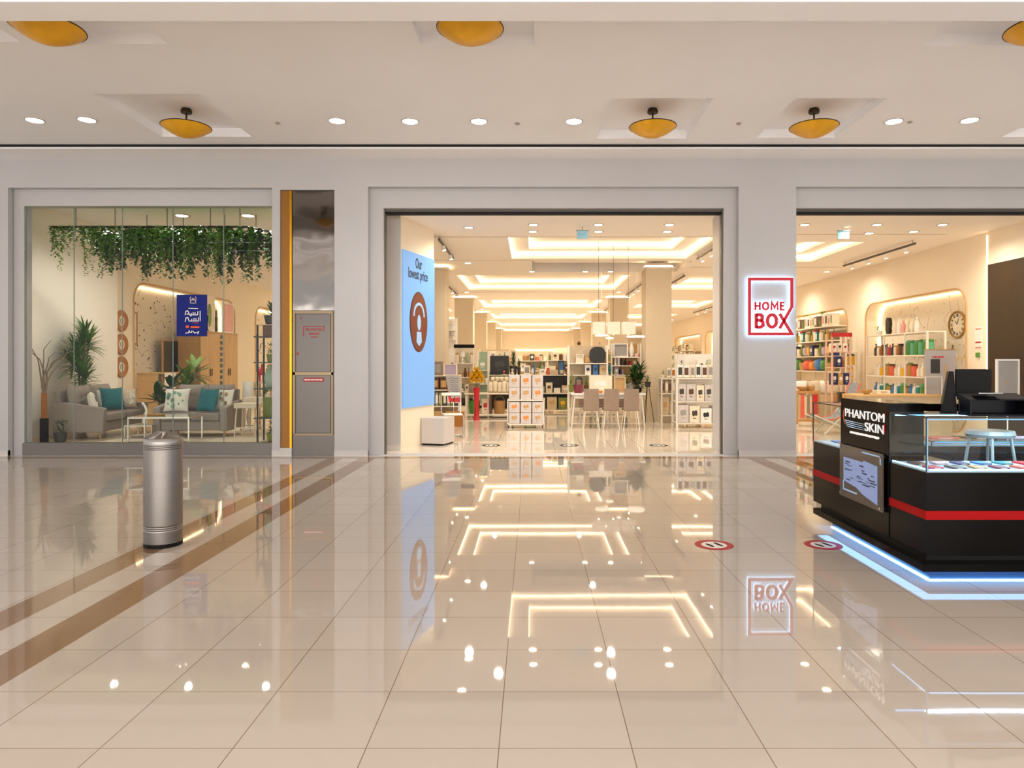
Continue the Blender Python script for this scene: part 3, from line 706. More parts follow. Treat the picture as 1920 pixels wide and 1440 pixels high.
# waste bin
M_bin = mat('brushed_bin_steel', '#8a847f', .3, 1, var=.05, scale=30, stretch=(.08, .08, 9))
_b = M_bin.node_tree.nodes['Principled BSDF']; _b.inputs['Anisotropic'].default_value = .92
_t = M_bin.node_tree.nodes.new('ShaderNodeTangent'); _t.direction_type = 'RADIAL'; _t.axis = 'Z'; M_bin.node_tree.links.new(_t.outputs[0], _b.inputs['Tangent'])
t = thing('waste_bin', 'tall round brushed steel waste bin standing on the tiled floor', 'bin', (-3.05, 5.73, 0))
MB().lathe([(.138,.0), (.146,.003), (.146,.03), (.138,.035)], 48).build('base_ring', M_blackm, t, smooth=True)
pr = [(.142,.03), (.145,.033)]
pr += [(.145, .13)]
for z in (.14, .155, .17): pr += [(.145, z-.003), (.1425, z), (.145, z+.003)]
pr += [(.145, .18), (.145, .3), (.145, .5), (.145, .7), (.145, .79)]
for z in (.80, .815, .83): pr += [(.145, z-.003), (.1415, z), (.145, z+.003)]
pr += [(.145, .84), (.145,.882), (.141,.888)]
MB().lathe(pr, 64).build('drum', M_bin, t, smooth=True)
b = MB(); n = 8; R0 = .143; 
for k in range(n):
    a0, a1 = 2*PI*k/n, 2*PI*(k+1)/n; am = (a0+a1)/2
    p = lambda a, r, z: (r*math.cos(a), r*math.sin(a), z)
    i0 = len(b.v)
    b.add([p(a0,R0,.889), p(am,R0,.889), p(a1,R0,.889), p(a1,.05,.925), p(am,.05,.937), p(a0,.05,.925)], [(0,1,4,5), (1,2,3,4)])
b.lathe([(.06,.92), (.05,.94), (0,.945)], 8); b.build('faceted_lid', mat('lid_steel', '#8f8a85', .3, 1), t)
# distancing stickers on the floor
def sticker(label, x, Y, r, c1, c2, c3, grp, rz=0):
    t = thing('floor_sticker', label, 'sticker', (x, Y, .0005), rz, grp)
    MB().lathe([(r*.66,.0), (r*.66,.0012), (r,.0012), (r,.0)], 40).build('ring', c1, t)
    MB().lathe([(r*.655,.0), (r*.655,.0011), (0,.0011)], 40).build('disc', c2, t)
    for s in (-1, 1):
        MB().prism([(s*.26*r+.11*r*math.cos(a*PI/6), .42*r*math.sin(a*PI/6)*(1.0 if s > 0 else .9)) for a in range(12)], .0011, .0018).build('footprint', c3, t)
sr = dull(mat('sticker_red', '#a5141f', .4)); sw = mat('sticker_white', '#ddd8d2', .3); sk = dull(mat('sticker_black', '#24211f', .6), .05); sg = dull(mat('sticker_grey', '#2c2926', .7), .05)
sticker('round red and white footprint floor sticker left of the kiosk corner', 1.5, 5.72, .157, sr, sw, sk, 'red footprint stickers on the mall floor', .35)
sticker('round red and white footprint floor sticker beside the glowing kiosk base', 2.40, 5.72, .15, sr, sw, sk, 'red footprint stickers on the mall floor', .35)
for u, tt in ((921, 'leftmost'), (1067, 'middle'), (1235, 'rightmost')):
    sticker(f'small grey and white footprint floor sticker inside the entrance, {tt} of three', (u-VX)/F*12.66, 12.66, .172, sg, sw, sk, 'grey stickers inside the entrance')
# ------------------------------------------------------------------ kiosk
KX, KY = 2.70, 4.75
k = thing('retail_kiosk', 'black mall kiosk with red stripe, glass cases and blue glowing base', 'kiosk', (KX, KY, 0))
y1, y2, yE, XE = .49, 1.30, 1.91, 3.6       # end of near case, end of tower, far end, right end
B = MB()
B.box(0, XE, 0, .5, .18, .75); B.box(0, .5, .5, yE, .18, .75); B.box(.5, XE, 1.5, yE, .18, .75)
B.build('counter_body', M_black, k)
st = dull(mat('red_stripe', '#9c0206', .5))
b = MB(); b.box(-.004, XE, -.004, 0, .428, .488); b.box(-.004, 0, 0, y1, .428, .488); b.box(-.004, 0, y2, yE, .428, .488); b.build('red_stripe', st, k)
sk2 = MB(); sk2.box(-.075, XE, -.10, .45, .10, .15); sk2.box(-.075, .5, .45, 1.73, .10, .15); sk2.build('base_skirt', M_black, k)
b = MB(); b.box(.0, XE, .0, .45, .15, .18); b.box(.0, .5, .45, 1.73, .15, .18); b.build('skirt_recess', M_blackm, k)
b = MB(); b.box(.05, XE, .05, .4, 0, .1); b.box(.05, .45, .4, 1.6, 0, .1); b.build('plinth', mat('blue_plinth', '#00365a', .35), k)
M_bled = mat('ice_blue_led', '#d7ecff', .5, emit=16, ecol=(.30, .66, 1.0))
b = MB(); b.box(.037, XE, .037, .049, .001, .006); b.box(.037, .049, .049, 1.6, .001, .006); b.build('base_light_strip', M_bled, k)
b = MB(); b.box(-.05, XE, -.06, .04, .094, .0995); b.box(-.05, .04, .041, 1.68, .094, .0995); b.build('under_glow_strip', mat('deep_blue_led', '#5f9fe0', .5, emit=3.2, ecol=(.25, .52, 1.0)), k)
# tower with the name and the lit poster
tw = MB().box(-.006, .26, y1, y2, .18, 1.197).build('sign_tower', M_black, k)
MB().box(-.0062, .262, y1-.002, y2+.002, .80, .806).build('tower_joint', M_dark, tw)
wl = mat('white_lettering', '#f4f4f2', .4, emit=.35)
def side(y, z, x=-.012): return Matrix.Translation((x, y, z)) @ Matrix(((0,0,-1,0), (-1,0,0,0), (0,1,0,0), (0,0,0,1)))
text('PHANTOM', .098, 'lettering', wl, tw, side(.875, 1.075), .003, 0, fit=.66)
text('SKIN', .098, 'lettering', wl, tw, side(.70, .985), .003, 0, fit=.30)
_b = marks(-.25, .25, 0, .022, 0, .004, 9); _b.v = [(-.012+y_, .87-x_, .918+z_) for x_, y_, z_ in _b.v]; _b.build('tagline', wl, tw)
def sd(y, z): return (y, z)
b = MB()
for i in range(4):
    z0 = 1.015-.016*i; b.prism([(1.22-.01*i, z0), (.80+.0*i, z0-.012), (1.20-.02*i, z0-.008)], -.012, -.008, 'x')
b.build('logo_swoosh', mat('logo_pale_blue', '#b9d6f2', .4, emit=.3), tw)
b = MB(); b.strip([(1.205, 1.115), (1.235, 1.09), (1.245, 1.05), (1.235, 1.01), (1.21, .98)], .008, -.012, -.008, 'x'); b.build('logo_curve', mat('logo_orange', '#d8623a', .4), tw)
b = MB(); b.box(-.012, -.008, .535, .565, .97, 1.03); b.box(-.012, -.008, .53, .54, 1.1, 1.12); b.build('logo_square', sr, tw)
pl = MB().box(-.03, -.022, .53, 1.27, .36, .805).build('poster_plate', mat('smoked_acrylic', '#55504d', .08, .3), tw)
ps = MB().prism([(.61, .40), (.61, .70), (.83, .715), (.85, .70), (1.19, .70), (1.19, .50), (.95, .475), (.85, .44)], -.034, -.031, 'x').build('poster_sheet', mat('poster_blue_grey', '#7f93c2', .4, emit=.25, ecol='#8fa4d6'), tw)
rr = random.Random(4); b = MB()
for i in range(26):
    y = .66+.5*rr.random(); z = .5+.17*rr.random(); ww = .02+.08*rr.random(); b.box(-.036, -.0341, y-ww/2, min(1.17, y+ww/2), z, z+.004+.008*rr.random())
b.build('poster_print', mat('poster_ink', '#39405a', .5), tw)
b = MB(); b.box(-.034, -.0301, .56, .86, .775, .785); b.box(-.034, -.0301, .56, .57, .72, .785); b.box(-.034, -.0301, .95, 1.2, .42, .432); b.box(-.034, -.0301, 1.19, 1.2, .42, .5); b.build('poster_corner_lines', bl, tw)
for y in (.56, 1.24):
    for z in (.385, .78): MB().tube([(-.006, y, z), (-.042, y, z)], .01, 12).build('standoff_pin', M_chrome, tw)
# glass cases
M_case = mat('case_edge', '#10181c', .2)
M_iceb = mat('case_white_tray', '#b9d2e6', .35)
M_bl2 = mat('case_led', '#cfe8ff', .5, emit=4, ecol=(.16, .5, 1.0))
def case(x0, x1, ya, yb, z0, z1, faces, nm='glass_case'):
    g = MB().box(x0+.01, x1-.01, ya+.01, yb-.01, z0, z0+.012).build(nm, M_iceb, k)
    p = MB(); e = MB()
    if 'f' in faces: MB().box(x0+.004, x1-.004, ya, ya+.006, z0+.001, z1-.008).build('front_pane', M_glass, g)
    if 'l' in faces: MB().box(x0, x0+.006, ya+.007, yb-.004, z0+.001, z1-.008).build('side_pane', M_glass, g)
    if 'b' in faces: MB().box(x0+.004, x1-.004, yb-.006, yb, z0+.001, z1-.008).build('back_pane', M_glass, g)
    MB().box(x0, x1, ya, yb, z1-.007, z1).build('top_pane', M_glass, g)
    r = .0035
    for x in (x0, x1): e.box(x-r, x+r, ya-r, ya+r, z0, z1)
    e.box(x0, x1, ya-r, ya+r, z1-.008, z1+.001); e.box(x0-r, x0+r, ya, yb, z1-.008, z1+.001); e.box(x0, x1, yb-r, yb+r, z1-.008, z1+.001); e.box(x0-r, x0+r, yb-r, yb+r, z0, z1)
    e.build('edge_trim', M_case, g)
    u = MB()
    for x in (x0+.012, x1-.012): u.box(x-.004, x+.004, ya+.008, ya+.014, z0+.012, z1-.012)
    u.box(x0+.02, x1-.02, ya+.008, ya+.012, z1-.02, z1-.012); u.build('edge_highlight', mat('painted_edge_highlight', '#7fb4e0', .3, emit=.5, ecol='#6db2f0'), g)  # highlights on the glass edges, drawn as faintly emissive bars
    return g
g1 = case(0, 1.35, 0, .485, .75, 1.13, 'flb')
g2 = case(1.36, XE, 0, .485, .75, 1.13, 'fb')
g3 = case(0, .5, y2+.01, yE, .75, 1.127, 'flb')
g4 = case(.9, XE, 1.5, yE, .75, .80, 'f')
b = MB(); b.box(.03, 1.34, .012, .02, .763, .772); b.box(.01, .018, .03, .47, .763, .772); b.box(.03, 1.34, .46, .468, 1.105, 1.115); b.build('case_light_strip', M_bl2, k)
b = MB(); b.box(1.38, XE-.02, .012, .02, .763, .772); b.box(1.38, XE-.02, .46, .468, 1.105, 1.115); b.build('case_light_strip', M_bl2, k)
b = MB(); b.box(.95, XE-.1, 1.52, 1.53, .785, .795); b.box(.27, .9, 1.2, 1.21, 1.14, 1.15); b.build('case_light_strip', M_bl2, k)
MB().box(.26, .52, .42, y1, 1.14, 1.196).build('tower_fascia', M_black, k)
for x, y, e in ((.7, .25, 9), (2.0, .25, 10), (.25, 1.6, 2.0), (2.2, 1.7, 6)):
    l = bpy.data.lights.new('case_light', 'AREA'); l.shape = 'RECTANGLE'; l.size = .9 if x > .5 else .3; l.size_y = .02; l.energy = e; l.color = (.55, .78, 1)
    q = bpy.data.objects.new('case_light', l); q.location = (KX+x, KY+y+.2*(1 if y < 1 else 0), 1.11); C.objects.link(q)
# sample sheets lying in the cases
rr = random.Random(12); cols = ['red', 'navy', 'coral', 'charcoal', 'blue', 'brown', 'tan', 'teal', 'lilac', 'maroon']
n = 0
for i in range(8):
    for j in range(2):
        c = cols[(i*3+j*5) % len(cols)]; x = KX+.12+.155*i; y = KY+.13+.2*j
        if x > 5.0: continue
        item('carton', c, x, y, .763, .085, .12, .012, 'lying flat in the near glass case', 'white', rz=(rr.random()-.5)*.3, word='sample sheet', det=['', 'in the back row'][j] or 'in the front row')
for i in range(5):
    item('carton', cols[(i*3+1) % len(cols)], KX+1.5+.3*i, KY+.24, .763, .14, .2, .012, 'in the right glass case', 'white', word='sample sheet')
for i in range(3):
    item('carton', cols[(i*2) % len(cols)], KX+.26, KY+1.42+.15*i, .763, .3, .11, .012, 'in the far small glass case', 'white', word='sample sheet')
for i in range(5):
    item('carton', cols[(i*3+2) % len(cols)], KX+1.1+.35*i, KY+1.7, .801, .26, .16, .012, 'on the rear kiosk counter', 'white', word='sample sheet')
# things on the kiosk
def P(u, v, Y): return px(u, v, Y)
t = thing('monitor', 'black angled monitor seen from behind on the kiosk glass', 'monitor', (3.075, 5.13, 1.131), 1.1)
MB().box(-.09, .09, -.05, .05, 0, .012).build('foot', M_blackm, t)
b = MB().prism([(-.05, .012), (.05, .012), (.0, .31), (-.03, .31)], -.11, .11, 'x'); b.build('casing', M_blackm, t, bevel=.006)
t = thing('monitor', 'wide black flat monitor behind the angled one on the kiosk', 'monitor', (3.30, 5.20, 1.131), -.05)
MB().box(-.06, .06, -.015, .03, 0, .02).build('foot', M_blackm, t)
MB().box(-.02, .02, .0, .02, .02, .18).build('stem', M_blackm, t)
MB().box(-.13, .13, -.022, .0, .12, .325).build('screen_case', M_blackm, t, bevel=.006)
t = thing('printer', 'low black printing machine with open tray on the kiosk glass', 'printer', (3.25, 4.83, 1.131), 0)
b = MB(); b.box(-.20, .22, 0, .012+.13, 0, .012); b.box(-.2, -.185, 0, .14, .012, .11); b.box(.2, .215, 0, .14, .012, .11); b.box(-.2, .215, .125, .14, .012, .11); b.build('tray_body', dull(mat('machine_black', '#0a0c12', .25)), t, bevel=.004)
MB().prism([(0, .11), (.145, .11), (.145, .155), (.02, .12)], -.205, .22, 'x').build('lid', mat('machine_black', ''), t)
MB().box(-.12, .05, .03, .11, .157, .160).build('glass_plate', M_chrome, t)
t = thing('glass_dish', 'small square glass dish of cards at the kiosk right edge', 'dish', (3.56, 5.0, 1.131))
b = MB(); b.box(-.06,.06,-.06,.06,0,.006); b.box(-.06,-.054,-.06,.06,.006,.1); b.box(.054,.06,-.06,.06,.006,.1); b.box(-.054,.054,-.06,-.054,.006,.1); b.box(-.054,.054,.054,.06,.006,.1); b.build('dish_wall', M_glass, t)
MB().box(-.045,.045,-.03,.03,.006,.085).build('cards', MM['brown'], t)
# stools inside the kiosk
def stool(x, y, label):
    t = thing('bar_stool', label, 'stool', (x, y, 0), .3, 'stools inside the kiosk')
    m = mat('pale_blue_metal', '#b9cbd8', .3, .3)
    MB().lathe([(.0,.90), (.17,.90), (.18,.92), (.17,.95), (0,.955)], 24).build('seat', m, t, smooth=True)
    for sx, sy in ((-1,-1), (1,-1), (-1,1), (1,1)): MB().tube([(sx*.1, sy*.1, .9), (sx*.19, sy*.19, 0)], .012, 8).build('leg', m, t)
    MB().tube([(-.155,-.155,.3), (.155,-.155,.3), (.155,.155,.3), (-.155,.155,.3)], .008, 6, closed=True).build('foot_ring', m, t)
stool(3.75, 5.68, 'pale blue bar stool seen through the kiosk glass, left one'); stool(4.6, 5.75, 'pale blue bar stool seen through the kiosk glass, right one')
# ------------------------------------------------------------------ display window
FZ = .15
M_sofa = mat('taupe_sofa_fabric', '#978b82', .85, var=.08, scale=60, bump=.25, bscale=180)
M_leg = mat('oak_leg', '#b98c55', .45)
def sofa(name, label, loc, rz, w, d=.86, seats=2):
    t = thing(name, label, 'sofa', loc, rz, 'grey sofas in the display window')
    aw = .13
    MB().box(-w/2+aw, w/2-aw, -d/2+.02, d/2-.1, .13, .30).build('base_frame', M_sofa, t, bevel=.015)
    for s in (-1, 1):
        x0, x1 = (-w/2, -w/2+aw) if s < 0 else (w/2-aw, w/2)
        MB().prism([(-d/2, .12), (d/2-.04, .12), (d/2-.0, .62), (d/2-.16, .66), (-d/2+.02, .56), (-d/2-.02, .54)], x0, x1, 'x').build('armrest', M_sofa, t, bevel=.018)
    sw = (w-2*aw)/seats
    MB().prism([(d/2-.2, .2), (d/2-.06, .2), (d/2+.04, .84), (d/2-.04, .86)], -w/2+aw, w/2-aw, 'x').build('back_frame', M_sofa, t, bevel=.015)
    for i in range(seats):
        cx = -w/2+aw+sw*(i+.5)
        MB().box(cx-sw/2+.006, cx+sw/2-.006, -d/2-.02, d/2-.22, .302, .45).build('seat_cushion', M_sofa, t, bevel=.035, seg=3, smooth=True)
        b = MB().pillow(sw-.01, .2, .50, 14, .12, dimples=[(-.33,.1,.02), (.33,.1,.02), (-.33,-.5,.02), (.33,-.5,.02), (0,.1,.006)])
        b.xf(Matrix.Translation((cx, d/2-.22, .70)) @ Matrix.Rotation(-.16, 4, 'X')); bc = b.build('back_cushion', M_sofa, t, smooth=True)
        for du in (-.33, .33):
            MB().lathe([(.0, 0), (.012, 0), (.012, .012), (0, .014)], 8, c=(0,0,0)).xf(Matrix.Translation((cx+du*sw/2, d/2-.31, .73)) @ Matrix.Rotation(PI/2, 4, 'X')).build('tuft_button', M_sofa, bc)
    for sx in (-1, 1):
        for sy in (-1, 1): MB().tube([(sx*(w/2-.08), sy*(d/2-.1), .13), (sx*(w/2-.05), sy*(d/2-.06), 0)], .02, 8, .012).build('leg', M_leg, t)
    return t
sofa('sofa', 'grey tufted two seat sofa turned sideways along the left display wall', (-8.12, 13.1, FZ), PI/2+.10, 1.75)
sofa('sofa', 'grey tufted loveseat facing the window behind the glass coffee table', (-6.20, 12.98, FZ), .0, 1.34)
def cushion(label, c, loc, rz, tilt, sz=.42, pr=None):
    t = thing('cushion', label, 'cushion', loc, rz, 'scatter cushions on the grey sofas')
    M = Matrix.Translation((0, 0, sz/2)) @ Matrix.Rotation(tilt, 4, 'X')
    MB().pillow(sz, .15, sz, 12, .5).xf(M).build('cover', c, t, smooth=True)
    if pr:
        r = random.Random(len(label)); b = MB()
        for i in range(14):
            x, z = (r.random()-.5)*sz*.6, (r.random()-.5)*sz*.6; q = .012+.022*r.random()
            b.prism([(x+q*math.cos(a), z+q*1.5*math.sin(a)) for a in [2*PI*j/7 for j in range(7)]], -.082, -.06, 'y')
        b.xf(M).build('printed_motif', pr, t)
cw = mat('cushion_white', '#eae2d2', .8, var=.04); cteal = mat('cushion_teal', '#1d6a70', .75, var=.12, scale=30); cbei = mat('cushion_beige', '#d4c2a8', .8, var=.05)
sz = FZ+.455
cushion('white cushion with dark bird print near the left sofa arm', cw, (-8.0, 12.62, sz), PI/2+.5, -.25, .38, mat('print_slate', '#6f7d84', .7))
cushion('dark teal cushion in the middle of the left sofa', cteal, (-7.98, 13.18, sz), PI/2-.55, -.25, .44)
cushion('white cushion half hidden behind the teal one on the left sofa', cw, (-8.22, 13.36, sz), PI/2-.2, -.25, .40, mat('print_sand', '#b09468', .7))
cushion('beige patterned cushion at the far end of the left sofa', cbei, (-7.98, 13.62, sz), PI/2-.6, -.25, .40, mat('print_cream', '#f0e6d4', .7))
cushion('white cushion with green bird and flowers on the loveseat left side', cw, (-6.52, 12.72, sz), .12, -.28, .44, mat('print_green', '#7da58a', .7))
cushion('dark teal cushion leaning at the loveseat right side', cteal, (-5.95, 12.72, sz), -.35, -.28, .44)
cushion('cream patterned cushion against the loveseat right arm', cw, (-5.73, 12.86, sz), -.3, -.25, .42, mat('print_sand', ''))
struct('floor_rug', MB().box(-7.4, -4.6, 11.5, 14.2, FZ, FZ+.008), mat('pale_rug', '#cdbfa9', .9, var=.08, scale=25))
# coffee table
M_tf = mat('pale_metal_frame', '#c9bfae', .3, .6)
def frame_table(label, loc, rz, w, d, h, top, name='coffee_table', r=.011):
    t = thing(name, label, 'table', loc, rz)
    for sx in (-1, 1):
        for sy in (-1, 1): MB().box(sx*(w/2-r)-r, sx*(w/2-r)+r, sy*(d/2-r)-r, sy*(d/2-r)+r, 0, h-.03).build('leg', M_tf, t)
    b = MB(); b.box(-w/2, w/2, -d/2, -d/2+2*r, h-.03, h-.008); b.box(-w/2, w/2, d/2-2*r, d/2, h-.03, h-.008); b.box(-w/2, -w/2+2*r, -d/2+2*r, d/2-2*r, h-.03, h-.008); b.box(w/2-2*r, w/2, -d/2+2*r, d/2-2*r, h-.03, h-.008); b.build('rail', M_tf, t)
    MB().box(-w/2+.003, w/2-.003, -d/2+.003, d/2-.003, h-.008, h).build('table_top', top, t)
    return t
frame_table('low coffee table with pale metal frame in front of the grey sofas', (-6.24, 11.82, FZ+.009), .10, .98, .62, .45, mat('pale_glass_top', '#b9b3a4', .08, .1))
frame_table('small low metal table tucked between the two grey sofas', (-7.05, 12.62, FZ), .0, .5, .45, .24, M_tf)
solo('tray', MB().lathe([(0,0), (.13,0), (.15,.02), (.14,.02), (.12,.006), (0,.006)], 24), MM['gold'], 'flat gold tray on the glass coffee table', 'tray', (-6.4, 11.8, FZ+.46), smooth=True)
# goose figurine
b = MB().tube([(0,0,.02), (.01,0,.12), (.02,0,.2)], .05, 12, .035); b.tube([(.02,0,.18), (.03,0,.26), (-.0,0,.33), (-.03,0,.36)], .026, 10, .018); b.lathe([(0,-.03),(.028,-.01),(.03,.01),(0,.03)], 10, c=(-.03,0,.37))
g = solo('goose_figurine', b, mat('goose_white', '#efe6d6', .4), 'white goose figurine standing beside the loveseat left arm', 'figurine', (-7.05, 12.62, FZ+.24), smooth=True)
# nest tables, side table and red deer
def splay_table(label, loc, w, d, h, grp=None):
    t = thing('side_table', label, 'table', loc, 0, grp)
    MB().box(-w/2, w/2, -d/2, d/2, h-.09, h).build('table_top', mat('whitewashed_wood', '#ddcdb2', .5, var=.06, stretch=(1,12,1)), t, bevel=.006)
    for sx in (-1, 1):
        for sy in (-1, 1): MB().tube([(sx*(w/2-.04), sy*(d/2-.04), h-.08), (sx*(w/2-.01), sy*(d/2-.01), 0)], .013, 8).build('leg', mat('whitewashed_wood', ''), t)
    MB().box(-w/2+.02, w/2-.02, -d/2+.02, -d/2+.035, .16, .185).build('stretcher', mat('whitewashed_wood', ''), t)
splay_table('whitewashed slim side table right of the loveseat, nearer one', (-5.22, 12.75, FZ), .40, .34, .62, 'nest of whitewashed tables')
splay_table('whitewashed slim side table behind the nearer one', (-5.25, 13.25, FZ), .44, .36, .70, 'nest of whitewashed tables')
t = thing('end_table', 'narrow open end table that carries the red deer pair', 'table', (-5.35, 13.9, FZ), 0)
for x in (-.16, .16):
    for y in (-.13, .13): MB().box(x-.012, x+.012, y-.012, y+.012, 0, .95).build('leg', M_leg, t)
MB().box(-.19, .19, -.16, .16, .95, .975).build('table_top', MM['beige'], t); MB().box(-.17, .17, -.14, .14, .62, .64).build('shelf', MM['beige'], t)
def deer(label, x):
    t = thing('deer_figurine', label, 'figurine', (x, 13.9, FZ+.976), 0, 'red deer pair on the end table'); r = mat('deer_red', '#c81e12', .3)
    b = MB().pillow(.12, .09, .13, 8, .1).xf(Matrix.Translation((0,0,.2))); b.tube([(.0,0,.24), (.02,0,.32)], .03, 8, .022); b.build('body', r, t, smooth=True)
    for lx in (-.035, .035):
        for ly in (-.02, .02): MB().tube([(lx,ly,.17), (lx,ly,0)], .014, 8, .009).build('leg', r, t)
    MB().pillow(.07, .035, .045, 6, .1).xf(Matrix.Translation((.03,-.01,.33))).build('head', r, t, smooth=True)
    for s in (-1, 1): MB().tube([(.02+s*.01,0,.345), (.02+s*.03,0,.39)], .004, 6).build('antler', MM['gold'], t)
deer('glossy red deer figurine, left of the pair on the end table', -5.43); deer('glossy red deer figurine, right of the pair on the end table', -5.28)
item('plant', 'white', -5.35, 13.9, FZ+.641, .26, .26, .3, 'under the red deer pair', 'lime')
# white table lamp
item('lamp', 'white', -5.62, 13.75, FZ+.0, .26, .26, 1.0, 'behind the loveseat right corner', 'white', word='floor lamp')
# driftwood stand lamp
t = thing('driftwood_sculpture', 'tall driftwood branch sculpture on dark post in the left window corner', 'sculpture', (-8.25, 11.72, FZ))
MB().box(-.045, .045, -.045, .045, 0, .42).build('post_base', M_blackm, t); MB().box(-.03, .03, -.03, .03, .42, .85).build('post', MM['amber'], t)
M_br = mat('driftwood', '#8a7560', .8, var=.2)
r = random.Random(6)
for i in range(7):
    a = r.random()*2*PI; p = Vector((0,0,.80 if i else .84)); pts = [p.copy()]
    d = Vector((.25*math.cos(a), .12*math.sin(a), 1))
    for j in range(5):
        p = p+d.normalized()*(.17+.05*r.random()); d = d+Vector(((r.random()-.5)*1.1, (r.random()-.5)*.5, -.12)); pts.append(p.copy())
    MB().tube(pts, .018, 7, .004).build('branch', M_br, t, smooth=True)
# big dracaena and other plants
def palm(label, loc, hgt, heads, leafm, pm, ll=.5, potr=.16, poth=.3, seed=1, nl=34, w=.045):
    t = thing('potted_palm', label, 'plant', loc, 0); r = random.Random(seed)
    MB().lathe([(potr*.75,0), (potr,.04), (potr*1.05,poth), (potr*.92,poth), (potr*.9,poth-.03), (0,poth-.03)], 24).build('pot', pm, t, smooth=True)
    for i in range(heads):
        a = 2*PI*i/heads+.6; rad = .10+.14*(i%2); z1 = hgt*(.62+.38*((i*0.618+.0)%1)) if heads > 1 else hgt*.7
        if heads > 1: z1 = hgt*(1-.42*i/(heads-1))
        top = (rad*math.cos(a), rad*math.sin(a)*.7, z1)
        s = MB().tube([(0.02*math.cos(a), .02*math.sin(a), poth-.02), (top[0]*.6, top[1]*.6, z1*.6), top], .014, 8).build('stem', M_br, t, smooth=True)
        b = MB()
        for k in range(nl):
            aa = r.random()*2*PI; e = -.25+1.9*(k/nl)**1.2
            b.blade((top[0], top[1], z1-.22+.22*k/nl), (math.cos(aa), math.sin(aa), e), ll*(.75+.4*r.random()), w, .45, 5)
        b.build('foliage', leafm, t)
    return t
palm('large dracaena with strap leaves behind the left sofa', (-8.68, 13.35, FZ), 1.95, 9, LEAF, MM['cream'], .42, .12, .3, 2, 44, .05).scale = (.62, 1, 1)
palm('glossy dark potted plant between the two sofas', (-7.25, 13.75, FZ), .95, 3, LEAFD, MM['brown'], .42, .14, .3, 5, 14, .13)
palm('tall yellow green leafy plant behind the loveseat left corner', (-6.9, 14.0, FZ), 1.28, 4, LEAFL, MM['taupe'], .38, .15, .3, 8, 14, .11)
item('bush', 'charcoal', -8.1, 11.9, FZ, .3, .3, .42, 'on the floor by the left window corner', 'dark')
# oak sideboard in the niche, with papers
t = thing('shelf_unit', 'light oak open shelf unit under the wallpapered niche', 'shelf', (-8.95, 16.7, 0), 0)
for y in (-.7, .65): MB().box(-.17, .3, y, y+.03, 0, 1.25).build('side_panel', M_niche, t)
MB().box(-.17, .32, -.72, .70, 1.25, 1.28).build('top_panel', M_niche, t); MB().box(-.17, .3, -.67, .65, .6, .62).build('shelf', M_niche, t)
solo('paper_sheet', MB().box(0,.004,-.25,.25,0,.45), MM['white'], 'white sheet hanging on the oak shelf front', 'sheet', (-8.62, 16.5, .82))
# wall mirrors and pictures
for i, (v, n) in enumerate(((602, 'top'), (646, 'middle'), (688, 'bottom'))):
    z = EYE-(v-VY)/F*15.45
    t = thing('round_wall_frame', f'round amber wood wall frame with white centre, {n} of the three', 'wall decor', (LX+.001, 15.43, z), PI/2, 'three round frames on the left wall')
    M = Matrix.Rotation(PI/2, 4, 'X')
    MB().lathe([(.115, 0), (.115,.02), (.22,.035), (.24,.02), (.24,0)], 36).xf(M).build('ring', mat('amber_wood', '#a8641a', .4, var=.15, scale=12), t, smooth=True)
    MB().lathe([(.12,.004), (.12,.012), (0,.012)], 30).xf(M).build('centre', MM['cream'], t)
    MB().tube([(.05*math.cos(a*PI/5), -.016, .06*math.sin(a*PI/5)) for a in range(10)], .008, 5, closed=True).build('motif', MM['taupe'], t)
def wallpic(label, y, z, w, h, fm_, pm, dd=.02, X=LX-.449, nm='framed_picture', cat='picture', marks=0):
    t = thing(nm, label, cat, (X, y, z), PI/2)
    b = MB(); f = .03
    b.box(-w/2,w/2,-dd,0,0,f); b.box(-w/2,w/2,-dd,0,h-f,h); b.box(-w/2,-w/2+f,-dd,0,f,h-f); b.box(w/2-f,w/2,-dd,0,f,h-f); b.build('frame', fm_, t)
    MB().box(-w/2+f, w/2-f, -dd*.6, -.001, f, h-f).build('picture_sheet', pm, t)
    if marks:
        b = MB(); r = random.Random(marks)
        for i in range(6): x, zz = (r.random()-.5)*w*.4, h*(.2+.1*i); b.box(x-.06, x+.06, -dd*.8, -dd*.6, zz, zz+.05)
        b.build('printed_shapes', MM['charcoal'], t)
    return t
wallpic('tall thin orange framed print at the left end of the wallpapered niche', 16.55, 1.95, .55, .78, MM['amber'], MM['cream'], marks=3)
wallpic('oak framed standing mirror on the wallpapered niche', 18.0, 1.0, .85, 1.1, M_leg, mat('mirror_glass', '#7f8f92', .05, 1), .04, LX-.25, 'wall_mirror', 'mirror')
# wardrobe
M_oak = mat('light_oak_boards', '#c79f68', .45, var=.12, scale=3, stretch=(6,6,.6))
t = thing('wardrobe', 'light oak wardrobe with plank doors standing in front of the niche', 'wardrobe', (-8.95, 19.35, 0))
MB().box(-.35, .22, -1.15, 1.15, .05, 2.33).build('carcass', mat('oak_side', '#a98453', .5, var=.1, stretch=(6,6,.6)), t)
MB().box(-.36, .25, -1.17, 1.17, 2.33, 2.37).build('top_board', M_oak, t)
for i in range(4):
    y = -1.14+.57*i; d_ = MB().box(.222, .245, y+.004, y+.566, .08, 2.32).build('door', M_oak, t)
    MB().box(.246, .262, y+(.5 if i%2 == 0 else .04), y+(.525 if i%2 == 0 else .065), 1.15, 1.35).build('handle', M_blackm, d_)
b = MB()
for i in range(9): b.box(.2455, .2475, -.02, .14, .9+.16*i, 1.0+.16*i)
b.build('film_strip_print', MM['charcoal'], t)
